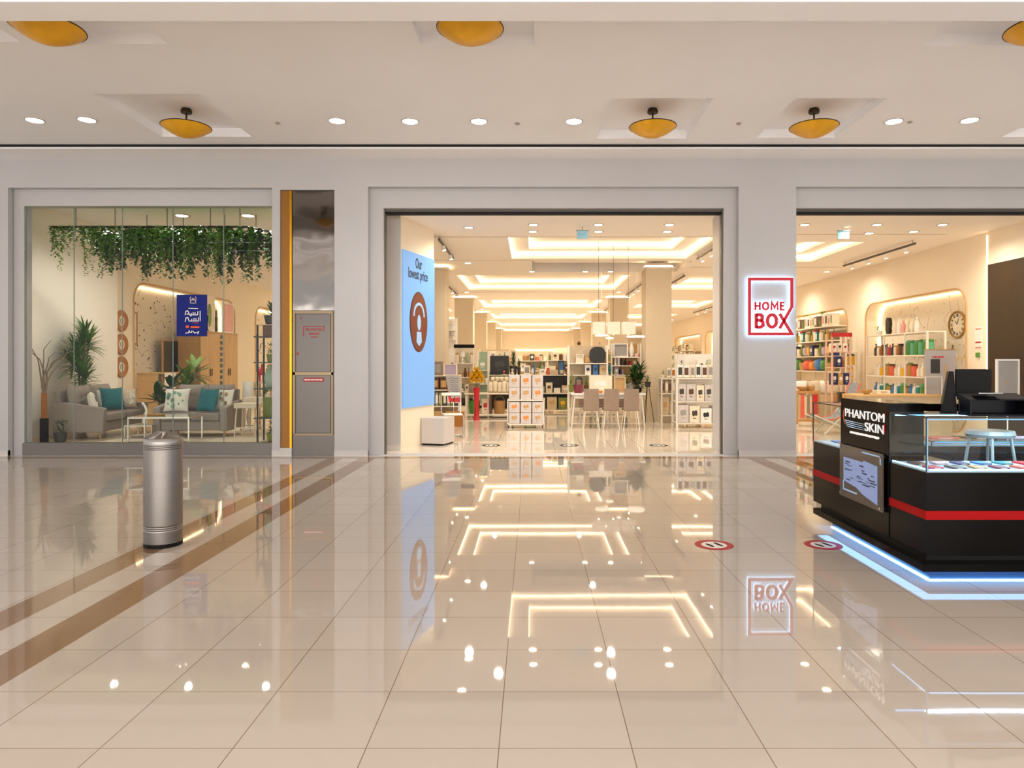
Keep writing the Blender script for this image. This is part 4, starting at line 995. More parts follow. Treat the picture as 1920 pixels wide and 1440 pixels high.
# art standing on the wardrobe
def standart(label, y, w, h, pm, kind=0):
    t = wallpic(label, y, 2.372, w, h, MM['white'], pm, .03, -8.75, 'art_print')
    if kind == 1: MB().prism([(.10*math.cos(a*PI/8), h*.45+h*.33*math.sin(a*PI/8)) for a in range(16)], -.034, -.02, 'y').build('painted_cactus', LEAFL, t)
    if kind == 2: MB().prism([(-w*.35, h*.2), (w*.35, h*.2), (w*.3, h*.5), (0, h*.62), (-w*.3, h*.5)], -.034, -.02, 'y').build('painted_hills', MM['teal'], t)
standart('tall canvas print with green cactus above the wardrobe', 18.75, .6, .95, MM['cream'], 1)
standart('low canvas print with teal hills above the wardrobe', 18.45, .5, .45, MM['beige'], 2)
standart('pink toned canvas print above the wardrobe right end', 19.9, .7, .85, MM['pink'])
item('figurine', 'charcoal', -8.8, 19.3, 2.371, .09, .09, .62, 'standing on the wardrobe top')
# hanging garland
t = thing('hanging_greenery', 'trailing green garland on a black ceiling hung frame in the window', 'greenery', (-6.6, 12.0, 3.86))
M_bf = mat('black_iron', '#12120f', .5)
X0, X1, D = -1.72, 1.66, 1.35
for pts in ([(X0,0,0), (X1,0,0)], [(X1,0,0), (X1+.75,D,0)], [(X0,0,0), (X0+.75,D,0)], [(X0+.75,D,0), (X1+.75,D,0)]): MB().tube(pts, .018, 6).build('frame_bar', M_bf, t)
for x, y in ((X0+.42,0), (X0+1.1,0), (X0+2.0,0), (X0+2.75,0), (X1-.12,0), (X1+.35,.6), (X1+.7,D), (X0+.9,D), (X0+1.6,D), (X0+2.4,D), (X0+3.0,D)): MB().tube([(x,y,0), (x,y,.50)], .006, 5).build('hanger_rod', M_bf, t)
rr = random.Random(21)
for lay, (lm, nn) in enumerate(((LEAFD, 85), (LEAF, 80), (LEAFL, 24))):
    b = MB()
    for i in range(nn):
        f = (i+.5*rr.random())/nn
        if lay == 0: x = X0+.5+(X1-X0-.2)*f; y = .15+.8*rr.random()
        elif i % 4 == 3: q = rr.random(); x, y = X1+.75*q, D*q
        elif i % 4 == 2: x, y = X0+.75+(X1-X0)*f, D
        else: x, y = X0+(X1-X0)*f, 0
        ln = .30+.48*rr.random()**1.4+(.15 if lay != 2 else .2); 
        if f < .12 or f > .9: ln *= .85
        px_, py_ = x, y; st_ = 7 if lay == 0 else 5
        m = int(ln/.035)
        for j in range(m):
            px_ += (rr.random()-.5)*.02; py_ += (rr.random()-.5)*.02; z = .02-ln*j/m
            for q in range(3 if j < m*.6 else 2):
                a = rr.random()*2*PI; s = (.085 if lay == 0 else .05)*(1-.45*j/m)
                b.blade((px_+.02*math.cos(a), py_+.02*math.sin(a), z), (math.cos(a), math.sin(a), -.1-.9*rr.random()), s*1.5, s, .5, 2)
    o = b.build('trailing_foliage', lm, t); o['kind'] = 'stuff'
# black open shelf by the right jamb
t = thing('black_shelf', 'tall black metal open shelf at the right edge of the display window', 'shelf', (-4.32, 11.95, FZ))
for x in (-.36, .36):
    for y in (-.14, .14): MB().box(x-.012, x+.012, y-.012, y+.012, 0, 2.0).build('post', M_bf, t)
for z in (.42, .92, 1.37, 1.81): MB().box(-.42, .42, -.16, .16, z-.02, z).build('shelf', mat('dark_grey_board', '#3a3a3c', .4), t)
MB().box(-.42, .42, -.15, .15, 2.0, 2.02).build('top_board', M_glass, t)
fr = Fr((-4.32, 11.95, FZ))
for kd, c, x, z, w_, h_, pl_, c2 in (('agave','charcoal',-.16,2.021,.42,.42,'on top of the black shelf','dark'), ('book','brown',-.12,1.811,.3,.19,'on the upper black shelf',None), ('bush','olive',-.18,1.371,.22,.38,'on the middle black shelf','olive'),
        ('vase','sage',-.2,.921,.2,.40,'on the lower middle black shelf',None), ('vase','teal',-.03,.921,.16,.34,'on the lower middle black shelf',None), ('basket','olive',-.2,.421,.24,.34,'on the low black shelf',None), ('bush','olive',-.14,.001,.34,.42,'under the black shelf','dark'), ('arch','olive',-.0,.421,.2,.36,'on the low black shelf',None)):
    item(kd, c, x, 0, z, w_, min(w_, .26), h_, pl_, c2, fr=fr)
wallpic('framed blue seascape on the left wall behind the black shelf', 23.6, 1.2, 1.1, 1.3, MM['charcoal'], MM['blue'], X=LX-.4)
# poster on the window glass
t = thing('window_poster', 'navy blue poster with white Arabic lettering on the display glass', 'poster', (wx(352), YW+.14, wz(630)), 0)
W_, H_ = wx(381)-wx(323), wz(551)-wz(630)
MB().box(-W_/2, W_/2, -.004, 0, 0, H_).build('sheet', dull(mat('poster_navy', '#122070', .4, var=.1, scale=2)), t)
def pq(a, b): return ((a-612)/14.4/F*YW, H_-(b-160)/14.4/F*YW)
def stroke(pts, w, m, nm='lettering'): return MB().strip([pq(*p) for p in pts], w, -.0065, -.004).build(nm, m, t)
pw = mat('poster_white', '#f2efe9', .5); po = mat('poster_orange', '#e2521c', .5)
for pts in ([(840,600),(840,885)], [(430,715),(450,610),(500,600),(530,660),(560,720),(590,740),(600,660)], [(600,710),(650,710),(650,640)], [(650,712),(700,712),(700,640)], [(700,712),(770,712),(780,610)], [(470,690),(530,690)],
            [(430,900),(455,790),(500,780),(540,880),(610,880),(610,820)], [(610,880),(670,880),(670,800)], [(670,880),(730,880),(720,800)], [(730,880),(790,880),(790,780)]): stroke(pts, .012, pw)
stroke([(520,530),(780,540)], .010, pw, 'small_line'); stroke([(640,930),(800,935)], .012, rt, 'red_underline')
MB().prism([(pq(490,1035)[0]+.03*math.cos(a*PI/8), pq(490,1035)[1]+.022*math.sin(a*PI/8)) for a in range(16)], -.0065, -.004, 'y').build('orange_dot', po, t)
stroke([(580,1045),(820,1045)], .028, po, 'orange_bar')
for pts in ([(435,1210),(520,1200),(540,1140),(560,1190),(610,1190),(615,1140)], [(650,1160),(690,1210),(720,1200),(800,1170),(770,1240)]): stroke(pts, .012, pw)
for pts in ([(570,390),(575,330),(560,260),(590,210)], [(720,390),(715,330),(730,260),(705,210)], [(570,385),(640,390),(720,385)], [(590,330),(620,270),(645,320),(670,270),(700,330)], [(645,320),(645,240)]): stroke(pts, .008, mat('poster_cream', '#d8c4b4', .5), 'emblem')
# ------------------------------------------------------------------ goods just inside the main entrance
t = solo('display_cube', MB().box(-.225, .225, 0, .5, .03, .5), mat('cube_grey_white', '#c9c2be', .4), 'plain white display cube on the floor under the video screen', 'cube', (-1.82, 12.64, 0), -.28, bevel=.006)
MB().box(-.2, .2, .02, .48, 0, .03).build('plinth', M_blackm, t)
M_wm = mat('white_metal', '#e8e0d2', .35, .1); M_wd = mat('white_board', '#ece2d0', .45)
# chrome cantilever chair with notice sheet
t = thing('cantilever_chair', 'white chrome cantilever chair beside the white cube', 'chair', (-1.62, 14.0, 0), .25)
for s in (-1, 1): MB().tube([(s*.2,.2,.9), (s*.2,.16,.47), (s*.2,-.2,.45), (s*.2,-.22,.02), (s*.2,.22,.014)], .013, 8).build('side_frame', M_chrome, t)
MB().tube([(-.2,.22,.014), (.2,.22,.014)], .013, 8).build('cross_bar', M_chrome, t)
MB().box(-.19,.19,-.2,.17,.455,.485).build('seat', M_white, t, bevel=.01); MB().box(-.19,.19,.165,.19,.84,.9).build('backrest', M_white, t, bevel=.008)
t = solo('notice_sheet', MB().prism([(-.17,1.25), (.13,1.25), (.15,.98), (.14,.82), (-.06,.80), (-.12,.98)], 0, .012, 'y'), MM['grey'], 'grey handwritten notice sheet propped over the cantilever chair', 'notice', (-1.62, 14.28, 0))
MB().prism([(-.14,1.0), (-.07,.78), (.16,.80), (.16,.70), (-.1,.70)], .013, .02, 'y').build('red_border', MM['red'], t)
b = MB()
for i in range(8): b.strip([(-.10+.01*i, 1.19-.045*i), (-.03, 1.2-.045*i), (.04, 1.18-.045*i), (.1, 1.19-.045*i)], .006, -.003, 0)
b.build('handwriting', MM['charcoal'], t); MB().box(-.004,.004,.013,.03,.0,1.2).build('stand_post', M_chrome, t)
solo('wood_panel', MB().box(-.14,.14,0,.02,0,.36), mat('orange_veneer', '#a8691e', .4, var=.15, scale=4, stretch=(1,1,.3)), 'orange brown wooden panel leaning behind the cantilever chair', 'panel', (-1.75, 16.4, 0))
# cube rack behind the screen wall
t, fr = rack('cube_shelf', 'white cube shelf of pictures and bins beyond the screen wall', 'shelf', (-2.15, 17.0, 0), 0, .75, .4, (.08, .45, .85, 1.2), 1.22, M_wd, back=MM['beige'])
rowfill(fr, -.34, .34, .18, .081, [('basket','tan',None,.3,.28,.24)], 'on the bottom cube shelf')
rowfill(fr, -.34, .34, .18, .451, [('book','charcoal','cream',.09,.25,.33), ('book','grey','white',.08,.25,.33), ('book','olive','cream',.09,.25,.33)], 'on the second cube shelf', .01)
rowfill(fr, -.34, .34, .18, .851, [('book','brown','tan',.19,.2,.28)], 'on the third cube shelf', .02)
rowfill(fr, -.34, .34, .18, 1.201, [('book','taupe','grey',.27,.1,.34), ('picture','cream','lilac',.33,.1,.28)], 'on top of the cube shelf', .03)
# black headed rack and its neighbour
t, fr = rack('display_rack', 'narrow cream display rack with black header left of the entrance aisle', 'rack', (-1.93, 19.62, 0), 0, .58, .4, (.3, .7, 1.1, 1.5), 2.02, M_wm, back=MM['cream'])
MB().box(-.29,.29,-.01,.03,1.93,2.03).build('header', M_blackm, t)
for z, sp in ((1.501, [('jar','cream','tan',.11,.11,.3), ('lamp','white','white',.16,.16,.36), ('vase','sage',None,.1,.1,.3)]), (1.101, [('bottle','amber','tan',.07,.07,.27), ('bowl','tan',None,.14,.14,.12), ('vase','brown',None,.1,.1,.26)]), (.701, [('carton','charcoal','grey',.12,.2,.14), ('bush','cream','green',.14,.14,.24), ('carton','cream','charcoal',.1,.2,.2)]), (.301, [('basket','charcoal',None,.16,.2,.2)])):
    rowfill(fr, -.27, .27, .18, z, sp, 'on the black headed rack at '+{1.501:'the top',1.101:'eye height',.701:'mid height',.301:'the bottom'}[z], .015)
t, fr = rack('display_rack', 'pale green fronted rack beside the black headed rack', 'rack', (-1.43, 20.1, 0), 0, .34, .4, (.3, .9, 1.3), 1.85, M_wm, back=MM['sage'])
rowfill(fr, -.15, .15, .18, 1.301, [('carton','sage','white',.26,.1,.3)], 'on the pale green rack top'); rowfill(fr, -.15, .15, .18, .901, [('jar','white','grey',.08,.08,.2)], 'on the pale green rack', .02)
# yellow flowers in a tall red vase
t = thing('flower_vase', 'tall red floor vase holding big yellow flowers', 'vase', (-1.47, 18.3, 0))
MB().lathe([(.09,0), (.07,.04), (.06,.4), (.075,.72), (.09,.86), (.08,.86), (0,.8)], 24).build('vase_body', MM['red'], t, smooth=True)
r = random.Random(3)
for i, (x, z) in enumerate(((0,1.30), (-.13,1.10), (.13,1.10), (0,1.12), (-.06,1.2), (.08,1.2))):
    MB().tube([(0,0,.8), (x,0,z)], .006, 6).build('flower_stem', LEAF, t)
    b = MB()
    for k in range(10):
        a = 2*PI*k/10; b.blade((x,-.03,z), (math.cos(a), -.5, math.sin(a)), .15, .10, .1, 2)
    f_ = b.build('petals', MM['yellow'], t); MB().lathe([(0,-.02),(.02,0),(0,.02)], 8, c=(x,-.05,z)).build('flower_eye', MM['charcoal'], f_)
# curved white table with brown post, cream packets above, baskets below
t = thing('display_table', 'long white display table with brown posts left of the carton stack', 'table', (-1.15, 19.0, 0))
MB().box(-.72, .62, 0, .5, .64, .68).build('table_top', M_wd, t, bevel=.01); MB().box(-.7, .6, .02, .48, .06, .1).build('lower_shelf', M_wd, t)
for x in (-.66, .0, .54): 
    for y in (.06, .44): MB().box(x-.03, x+.03, y-.03, y+.03, 0, .64).build('post', MM['brown'] if x == 0 else M_wm, t)
fr = Fr((-1.15, 19.0, 0))
for i in range(2):
    for j in range(5): item('pouch', 'cream', .0+.125*j, .14+.2*i, .681+.0, .13, .16, .30+.03*((i+j)%2), 'on the white table left of the carton stack', fr=fr, det='', rz=0)
for j in range(4): item('pouch', 'cream', .05+.125*j, .3, .99, .13, .16, .14, 'stacked highest on the white table', fr=fr)
item('carton', 'taupe', -.45, .2, .681, .3, .25, .26, 'on the white table left end', 'grey', fr=fr)
for x, c in ((-.46, 'green'), (.24, 'wicker')): item('basket', c, x, .25, .101, .32, .32, .36, 'under the white display table', fr=fr)
item('carton', 'cream', -.15, .3, .101, .2, .25, .42, 'under the white display table', 'red', fr=fr)
# carton stack on a trolley
t = thing('stock_trolley', 'white wheeled trolley carrying two tiers of printed cartons', 'trolley', (-.15, 16.0, 0))
b = MB()
for x in (-.42, .41): MB().box(x-.008, x+.008, 0, .016, .07, .66).build('post', M_wm, t); MB().box(x-.008, x+.008, .40, .416, .07, .66).build('post', M_wm, t)
MB().box(-.43, .42, 0, .42, .07, .10).build('lower_deck', M_wd, t); MB().box(-.43, .42, 0, .42, .63, .66).build('upper_deck', M_wd, t)
for x in (-.4, .39):
    for y in (.03, .38): MB().tube([(x-.01,y,.03), (x+.01,y,.03)], .03, 12).build('wheel', MM['charcoal'], t)
for tier, (z0, hh) in enumerate(((.101, .255), (.357, .255), (.661, .285), (.947, .285))):
    for i in range(3):
        x = -.15-.275+.27*i+.01
        o = item('carton', 'grey' if 0 else 'card', x, 16.2, z0, .25, .34, hh-.004, ['on the trolley bottom tier', 'on the trolley second tier', 'on the trolley third tier', 'on the trolley top tier'][tier], ['tan','orange','tan'][(i+tier)%3], word='printed carton')
for z0_, z1_ in ((.1, .62), (.66, 1.22)): MB().box(-.41, .40, .384, .396, z0_, z1_).build('back_panel', MM['charcoal'], [q_ for q_ in C.objects if q_.name == 'stock_trolley'][0])  # dark sheets added so the gaps between cartons read as shaded
# long gondola behind
t, fr = rack('gondola_shelf', 'long low white gondola shelf across the middle of the shop', 'shelf', (.55, 20.8, 0), 0, 4.9, .8, (.1, .6, 1.15), 1.16, M_wd, back=MM['charcoal'])
r5 = random.Random(5)
rowfill(fr, -2.3, -1.2, .25, .601, [('pouch','cream',None,.18,.2,.34)], 'on the long gondola left end', .02)
rowfill(fr, -1.1, 2.3, .25, .601, [('towel','white',None,.2,.25,.14), ('carton','beige','white',.24,.2,.25), ('jar','red','white',.14,.14,.3), ('towel','sage',None,.22,.25,.18), ('carton','cream','brown',.2,.2,.3)], 'on the long gondola middle shelf', .04, .2, r5, 16)
rowfill(fr, -1.1, 2.3, .25, .101, [('carton','beige','tan',.3,.3,.4), ('carton','olive','yellow',.26,.3,.38), ('carton','cream','grey',.28,.3,.4)], 'on the long gondola bottom shelf', .05, .2, r5, 12)
GP = 'on top of the long gondola'; Yg = 20.9; Zg = 1.151
for kd, c, u0, u1, v, c2 in (('carton','black',919,954,667,'charcoal'), ('figurine','white',956,966,685,None), ('agave','charcoal',952,973,656,'dark'), ('plant','charcoal',968,978,663,'dark'), ('book','white',982,994,685,'grey'), ('vase','white',995,1003,690,None),
      ('bottle','blue',1000,1004,680,None), ('bush','cream',1007,1016,672,'green'), ('jar','yellow',1001,1007,698,'brown'), ('carton','white',1012,1023,692,'grey'), ('jar','coral',1024,1031,690,'red'), ('towel','beige',1032,1046,693,None), ('picture','charcoal',1047,1057,676,'blue'), ('basket','cream',1048,1059,694,None), ('bowl','olive',1060,1066,694,None),
      ('bottle','red',884,889,694,None), ('bush','green',911,921,692,'lime'), ('jar','pink',925,932,690,'red'), ('candle','pink',934,940,694,None), ('carton','cream',941,950,692,'coral')):
    put(kd, c, u0, u1, v, Yg, Zg, GP, c2, d=.2)
# tall racks across the back of the middle
r6 = random.Random(8)
mixes = [[('bottle','olive',None,.1,.1,.3), ('carton','cream','brown',.2,.2,.26), ('jar','brown','gold',.14,.14,.24), ('candle','white',None,.1,.1,.16), ('book','taupe','white',.12,.2,.28)],
         [('vase','sage',None,.14,.14,.3), ('carton','white','grey',.22,.2,.3), ('bush','cream','green',.2,.2,.3), ('bottle','teal',None,.1,.1,.28), ('bowl','tan',None,.18,.18,.12)],
         [('towel','cream',None,.24,.2,.2), ('basket','wicker',None,.24,.2,.22), ('carton','charcoal','cream',.2,.2,.24), ('jar','coral','cream',.14,.14,.22), ('lantern','black',None,.14,.14,.3)]]
for i, (x, Y, w_, tag_, hh) in enumerate(((-1.15, 24.9, 1.2, 'left', 1.95), (.1, 27.5, 1.6, 'middle left', 2.1), (1.0, 23.5, 1.0, 'middle right', 1.85), (2.3, 24.6, 1.1, 'right', 2.0), (-1.6, 29.2, 1.3, 'far left', 2.1), (1.6, 30.6, 1.4, 'far right', 2.2))):
    t, fr = rack('display_rack', f'cream open rack of small goods behind the gondola, {tag_} one', 'rack', (x, Y, 0), 0, w_, .5, (.3, .75, 1.2, 1.6), hh, M_wm, back=MM[('cream','beige','cream','tan','beige','cream')[i]], group='racks behind the long gondola')
    for z, wd in ((1.601, 'top'), (1.201, 'upper')): rowfill(fr, -w_/2+.05, w_/2-.05, .2, z, mixes[(i+(z > 1.5)) % 3], f'on the {wd} shelf of the {tag_} back rack', .03, .3, r6, 9)
    if i == 1:
        for x0_, x1_ in ((-w_/2+.04, -.02), (.02, w_/2-.04)): MB().box(x0_, x1_, .44, .47, hh-.1, hh-.06).build('added_glow_bar', M_led, t)  # added glowing bars, standing in for the far wall's lit band
for i, (u, v, Y, w_) in enumerate(((1128, 629, 17.6, .34), (1143, 634, 18.4, .22), (1192, 631, 17.4, .46))):
    x, _, z = px(u, v, Y)
    t = thing('disc_pendant', 'flat round white pendant light behind the square shades, '+('left', 'middle', 'right')[i]+' of three', 'lamp', (x, Y, z), 0, 'flat disc pendants behind the square shades')
    MB().lathe([(0,-.015), (w_/2-.01,-.02), (w_/2,0), (w_/2-.02,.02), (0,.03)], 28).build('disc', mat('disc_glow', '#fff3dc', .5, emit=1.3), t, smooth=True)
    MB().tube([(0,0,.03), (0,0,(ZC+.9 if 17.3 < Y < 19.4 else ZC)-z)], .003, 5).build('cord', M_white, t)
# dining table with six chairs
t = thing('dining_table', 'white dining table with slim splayed legs set with props', 'table', (1.76, 16.0, 0), 0)
MB().box(-.86, .86, 0, .95, .765, .80).build('table_top', M_white, t, bevel=.004); MB().box(-.76, .76, .06, .89, .68, .764).build('apron', M_white, t)
for sx in (-1, 1):
    for y in (.08, .87): MB().tube([(sx*.77, y, .76), (sx*.85, y+(.0 if y > .5 else -.0), 0)], .022, 8, .018).build('leg', M_wm, t)
    MB().tube([(sx*.84,.08,.06), (sx*.84,.87,.06)], .010, 6).build('stretcher', M_wm, t)
MB().tube([(-.84,.475,.06), (.84,.475,.06)], .010, 6).build('stretcher', M_wm, t)
M_ch = mat('taupe_chair_leatherette', '#8f7a69', .5, var=.05, scale=10)
def dchair():
    t = thing('dining_chair', '', 'chair')
    b = MB(); n = 8
    for side_ in (0, 1):
        for j in range(n+1):
            for i in range(n+1):
                u = -1+2*i/n; v = j/n; wd_ = .165*(1+.06*(1-v)); x = u*wd_; y = -.20-.05*v+.02*u*u*(1 if v > .2 else .5)-(.0 if side_ == 0 else -.018); b.v.append((x, y, .44+.48*v))
    g = n+1
    for j in range(n):
        for i in range(n): a = j*g+i; b.f.append((a, a+1, a+g+1, a+g)); a += g*g; b.f.append((a, a+g, a+g+1, a+1))
    rim = [i for i in range(n)]+[n+g*j for j in range(n)]+[g*n+n-i for i in range(n)]+[g*(n-j) for j in range(n)]
    for k_ in range(len(rim)): p, q = rim[k_], rim[(k_+1)%len(rim)]; b.f.append((q, p, p+g*g, q+g*g))
    b.build('backrest', M_ch, t, smooth=True)
    MB().box(-.175,.175,-.19,.21,.42,.46).build('seat', M_ch, t, bevel=.015, smooth=True)
    for sx, sy in ((-1,-1), (1,-1), (-1,1), (1,1)): MB().tube([(sx*.13, sy*.15, .42), (sx*.18, sy*.2, 0)], .013, 8, .011).build('leg', M_wm, t)
    return t
c0 = dchair()
for i, x in enumerate((1.335, 1.79, 2.245)):
    o = c0 if i == 0 else dup(c0); o.location = (x, 15.87, 0)
    tag(o, 'taupe dining chair with its back to the entrance, '+('left','middle','right')[i]+' of the front three', 'chair', 'taupe chairs at the white dining table')
for i, x in enumerate((1.335, 1.79, 2.245)):
    o = dup(c0); o.location = (x, 17.12, 0); o.rotation_euler = (0, 0, PI)
    tag(o, 'taupe dining chair on the far side of the table, '+('left','middle','right')[i]+' of three', 'chair', 'taupe chairs at the white dining table')
TP = 'on the white dining table'
for kd, c, u0, u1, v, Y, c2, wd in (('basket','maroon',1076,1093,722,16.15,None,None), ('lantern','black',1079,1093,703,16.5,None,None), ('bush','olive',1064,1079,697,16.75,'lime',None), ('bush','brown',1094,1106,699,16.5,'lime',None), ('carton','cream',1105,1148,705,16.4,'white','storage box'), ('picture','beige',1152,1173,706,16.35,'tan',None),
      ('bowl','orange',1122,1132,733,16.1,None,None), ('jar','grey',1177,1190,715,16.4,'taupe',None), ('bush','cream',1168,1186,695,16.7,'lime',None), ('figurine','red',1060,1067,690,20.9,None,None)):
    put(kd, c, u0, u1, v, Y, .801 if Y < 17 else 1.151, TP if Y < 17 else GP, c2, d=.2)
palm('dense dark spiky plant in a black pot at the right table end', (2.50, 16.55, .801), .62, 5, LEAFD, M_blackm, .26, .11, .12, 4, 34, .055)
t = thing('tripod_stand', 'thin black tripod plant stand right of the dining table', 'stand', (2.93, 17.6, 0))
for a in (0, 2.1, 4.2): MB().tube([(.03*math.cos(a), .03*math.sin(a), .9), (.16*math.cos(a), .12*math.sin(a), 0)], .008, 6).build('leg', M_blackm, t)
MB().lathe([(0,.9), (.07,.9), (.07,.92), (0,.92)], 12).build('plate', M_blackm, t)
item('bush', 'charcoal', 2.93, 17.6, .921, .24, .24, .3, 'on the black tripod stand', 'green')
# pendant shades
for i, u in enumerate((1122.5, 1150, 1178)):
    x = (u-VX)/F*16.4
    t = thing('pendant_lamp', 'square cream pendant lampshade over the dining table, '+('left','middle','right')[i]+' of three', 'lamp', (x, 16.4, 2.18), 0, 'square pendant shades over the dining table')
    MB().box(-.145,.145,-.145,.145,0,.29).build('lamp_shade', mat('shade_glow', '#e6d8c6', .6, emit=.2, ecol='#ffe8cc'), t, bevel=.006)
    MB().tube([(0,0,.29), (0,0,ZC+.32-2.18)], .004, 5).build('cord', M_blackm, t); MB().lathe([(0,-.004), (.02,-.004), (.02,0), (0,0)], 8).build('bulb', M_lampw, t)
# racks behind the dining table
t, fr = rack('display_rack', 'crowded cream rack of mirrors and boxes behind the dining table', 'rack', (1.48, 18.4, 0), 0, 1.06, .5, (.3, .75, 1.19, 1.5), 1.98, M_wm, back=MM['beige'])
BP = 'on the rack behind the dining table'
for kd, c, u0, u1, v, zb, c2 in (('arch','black',1106,1135,650,1.501,None), ('book','wicker',1096,1105,667,1.501,'tan'), ('book','tan',1136,1146,660,1.501,'olive'), ('bush','white',1121,1129,641,1.985,'lime'), ('carton','blue',1112,1121,684,1.191,'navy'), ('carton','beige',1124,1140,684,1.191,'tan'), ('carton','white',1097,1108,684,1.191,'navy'),
    ('bottle','amber',1098,1103,708,.751,None), ('jar','olive',1109,1114,709,.751,'yellow'), ('jar','black',1116,1124,710,.751,'charcoal'), ('candle','yellow',1128,1136,711,.751,None), ('candle','yellow',1138,1144,711,.751,None), ('picture','white',1080,1094,664,1.501,'cream'), ('vase','brown',1082,1090,640,1.985,None), ('vase','teal',1141,1147,679,1.191,None)):
    put(kd, c, u0, u1, v, 18.5, zb, BP, c2, d=.18)
t, fr = rack('display_rack', 'cream rack with wall mirror panel right of the pendant shades', 'rack', (2.52, 18.6, 0), 0, .82, .5, (.3, .75, 1.19, 1.44, 1.67), 2.03, M_wm, back=MM['tan'])
BQ = 'on the rack left of the square column'
for kd, c, u0, u1, v, zb, c2 in (('picture','white',1150,1178,644,1.671,'grey'), ('vase','white',1180,1190,641,1.671,None), ('candle','white',1152,1157,671,1.441,None), ('candle','white',1158,1163,671,1.441,None), ('bottle','charcoal',1164,1170,670,1.441,None), ('bottle','black',1171,1176,672,1.441,None), ('jar','red',1179,1185,677,1.441,'black'), ('carton','white',1191,1197,663,1.671,'coral'), ('bottle','red',1198,1202,662,1.671,None), ('lamp','white',1203,1209,658,1.671,'white'), ('carton','pink',1188,1198,677,1.441,'coral'),
    ('carton','grey',1152,1160,688,1.191,'white'), ('bottle','navy',1161,1165,689,1.191,None), ('bottle','lilac',1166,1170,689,1.191,None), ('bush','olive',1150,1172,697,1.191,'lime'), ('figurine','yellow',1181,1186,692,1.191,None), ('vase','pink',1190,1199,690,1.191,None)):
    put(kd, c, u0, u1, v, 18.7, zb, BQ, c2, d=.18)
# white rack at the right jamb and small one before the column
def boxspec(r, hh): 
    return [('carton','card','charcoal',.2,.3,hh,'appliance box'), ('carton','card','brown',.22,.3,hh,'appliance box'), ('carton','cream','charcoal',.18,.3,hh,'appliance box')]
t, fr = rack('display_rack', 'white open rack of boxed appliances beside the right entrance jamb', 'rack', (4.02, 16.0, 0), 0, 1.4, .55, (.12, .62, 1.16), 1.17, M_wm)
r7 = random.Random(2); RP = 'of the white jamb rack'
rowfill(fr, -.66, .66, .2, .121, [('carton','card','grey',.26,.35,.40,'appliance box'), ('carton','cream','charcoal',.24,.35,.38,'appliance box'), ('carton','white','black',.26,.35,.35,'appliance box')], 'on the bottom shelf '+RP, .015, .1, r7)
rowfill(fr, -.66, .66, .2, .621, boxspec(r7, .38), 'on the middle shelf '+RP, .01, .2, r7)
rowfill(fr, -.66, .66, .2, 1.171, [('book','white','charcoal',.13,.3,.30,'appliance box'), ('book','white','brown',.14,.3,.28,'appliance box'), ('book','cream','grey',.12,.3,.29,'appliance box')], 'on the top shelf '+RP, .01, .05, r7)
t, fr2 = rack('display_rack', 'taller white rack of white boxes behind the jamb rack', 'rack', (4.35, 17.6, 0), 0, 1.3, .5, (.2, .8, 1.25), 1.75, M_wm, back=MM['white'])
rowfill(fr2, -.6, .6, .2, 1.251, [('bush','teal','dark',.16,.16,.38), ('carton','white','pink',.26,.2,.22), ('carton','white','charcoal',.2,.2,.34), ('bottle','sage',None,.12,.12,.34), ('carton','white','brown',.24,.2,.36), ('jar','coral','black',.16,.16,.3)], 'on the taller rack behind the jamb rack', .02, .1, r7)
t, fr = rack('display_rack', 'small cream rack standing in front of the right square column', 'rack', (3.44, 17.3, 0), 0, .46, .45, (.2, .75, 1.12), 1.14, M_wm, back=MM['cream'])
rowfill(fr, -.2, .2, .18, 1.141, [('bush','white','green',.12,.12,.2), ('book','cream','grey',.1,.2,.24), ('book','white','amber',.1,.2,.24)], 'on top of the small column rack', .015)
rowfill(fr, -.2, .2, .18, .751, [('book','taupe','brown',.08,.2,.3), ('book','beige','white',.08,.2,.3)], 'on the middle of the small column rack', .01)
rowfill(fr, -.2, .2, .18, .201, [('carton','beige','tan',.18,.2,.46), ('figurine','cream',None,.14,.14,.36)], 'at the bottom of the small column rack', .02)
# pale lit wall goods between the left columns
for i, (u, v, hh) in enumerate(((838, 612, .3), (846, 610, .34), (841, 626, .22), (848, 634, .18))):
    Y = 27.0; x, _, z = px(u, v, Y)
t, fr = rack('wall_shelf', 'bright white wall shelf unit glimpsed between the left columns', 'shelf', (-2.72, 23.0, 0), 0, .42, .3, (.6, 1.2, 2.3, 2.6), 3.0, M_white, back=M_white)
rowfill(fr, -.2, .2, .15, 2.601, [('lamp','white','white',.14,.14,.34)], 'on the shelf between left columns', .04); rowfill(fr, -.2, .2, .15, 2.301, [('lamp','cream','white',.16,.16,.26)], 'on the shelf between left columns', .04)
rowfill(fr, -.2, .2, .15, 1.201, [('vase','black',None,.1,.1,.26), ('bush','white','dark',.16,.16,.36)], 'on the shelf between left columns', .06)
# emergency exit signs
for x, Y, w_ in (((1092-VX)/F*13, 13.0, 'main entrance'), ((1581-VX)/F*13, 13.0, 'right opening')):
    t = thing('exit_sign', f'small pale blue lit exit sign hanging behind the {w_}', 'sign', (x, Y, 3.83))
    MB().box(-.105,.105,-.01,.01,0,.15).build('sign_plate', mat('exit_pale_blue', '#8dbccc', .4, emit=.12), t); MB().box(-.12,.12,-.025,.025,.15,.165).build('housing', MM['grey'], t)
    MB().tube([(0,0,.165), (0,0,ZC-3.83)], .006, 6).build('rod', MM['grey'], t)
    text('EXIT', .07, 'lettering', mat('exit_print', '#6fb2c4', .5), t, face_cam(0, -.012, .075), .001, 0)
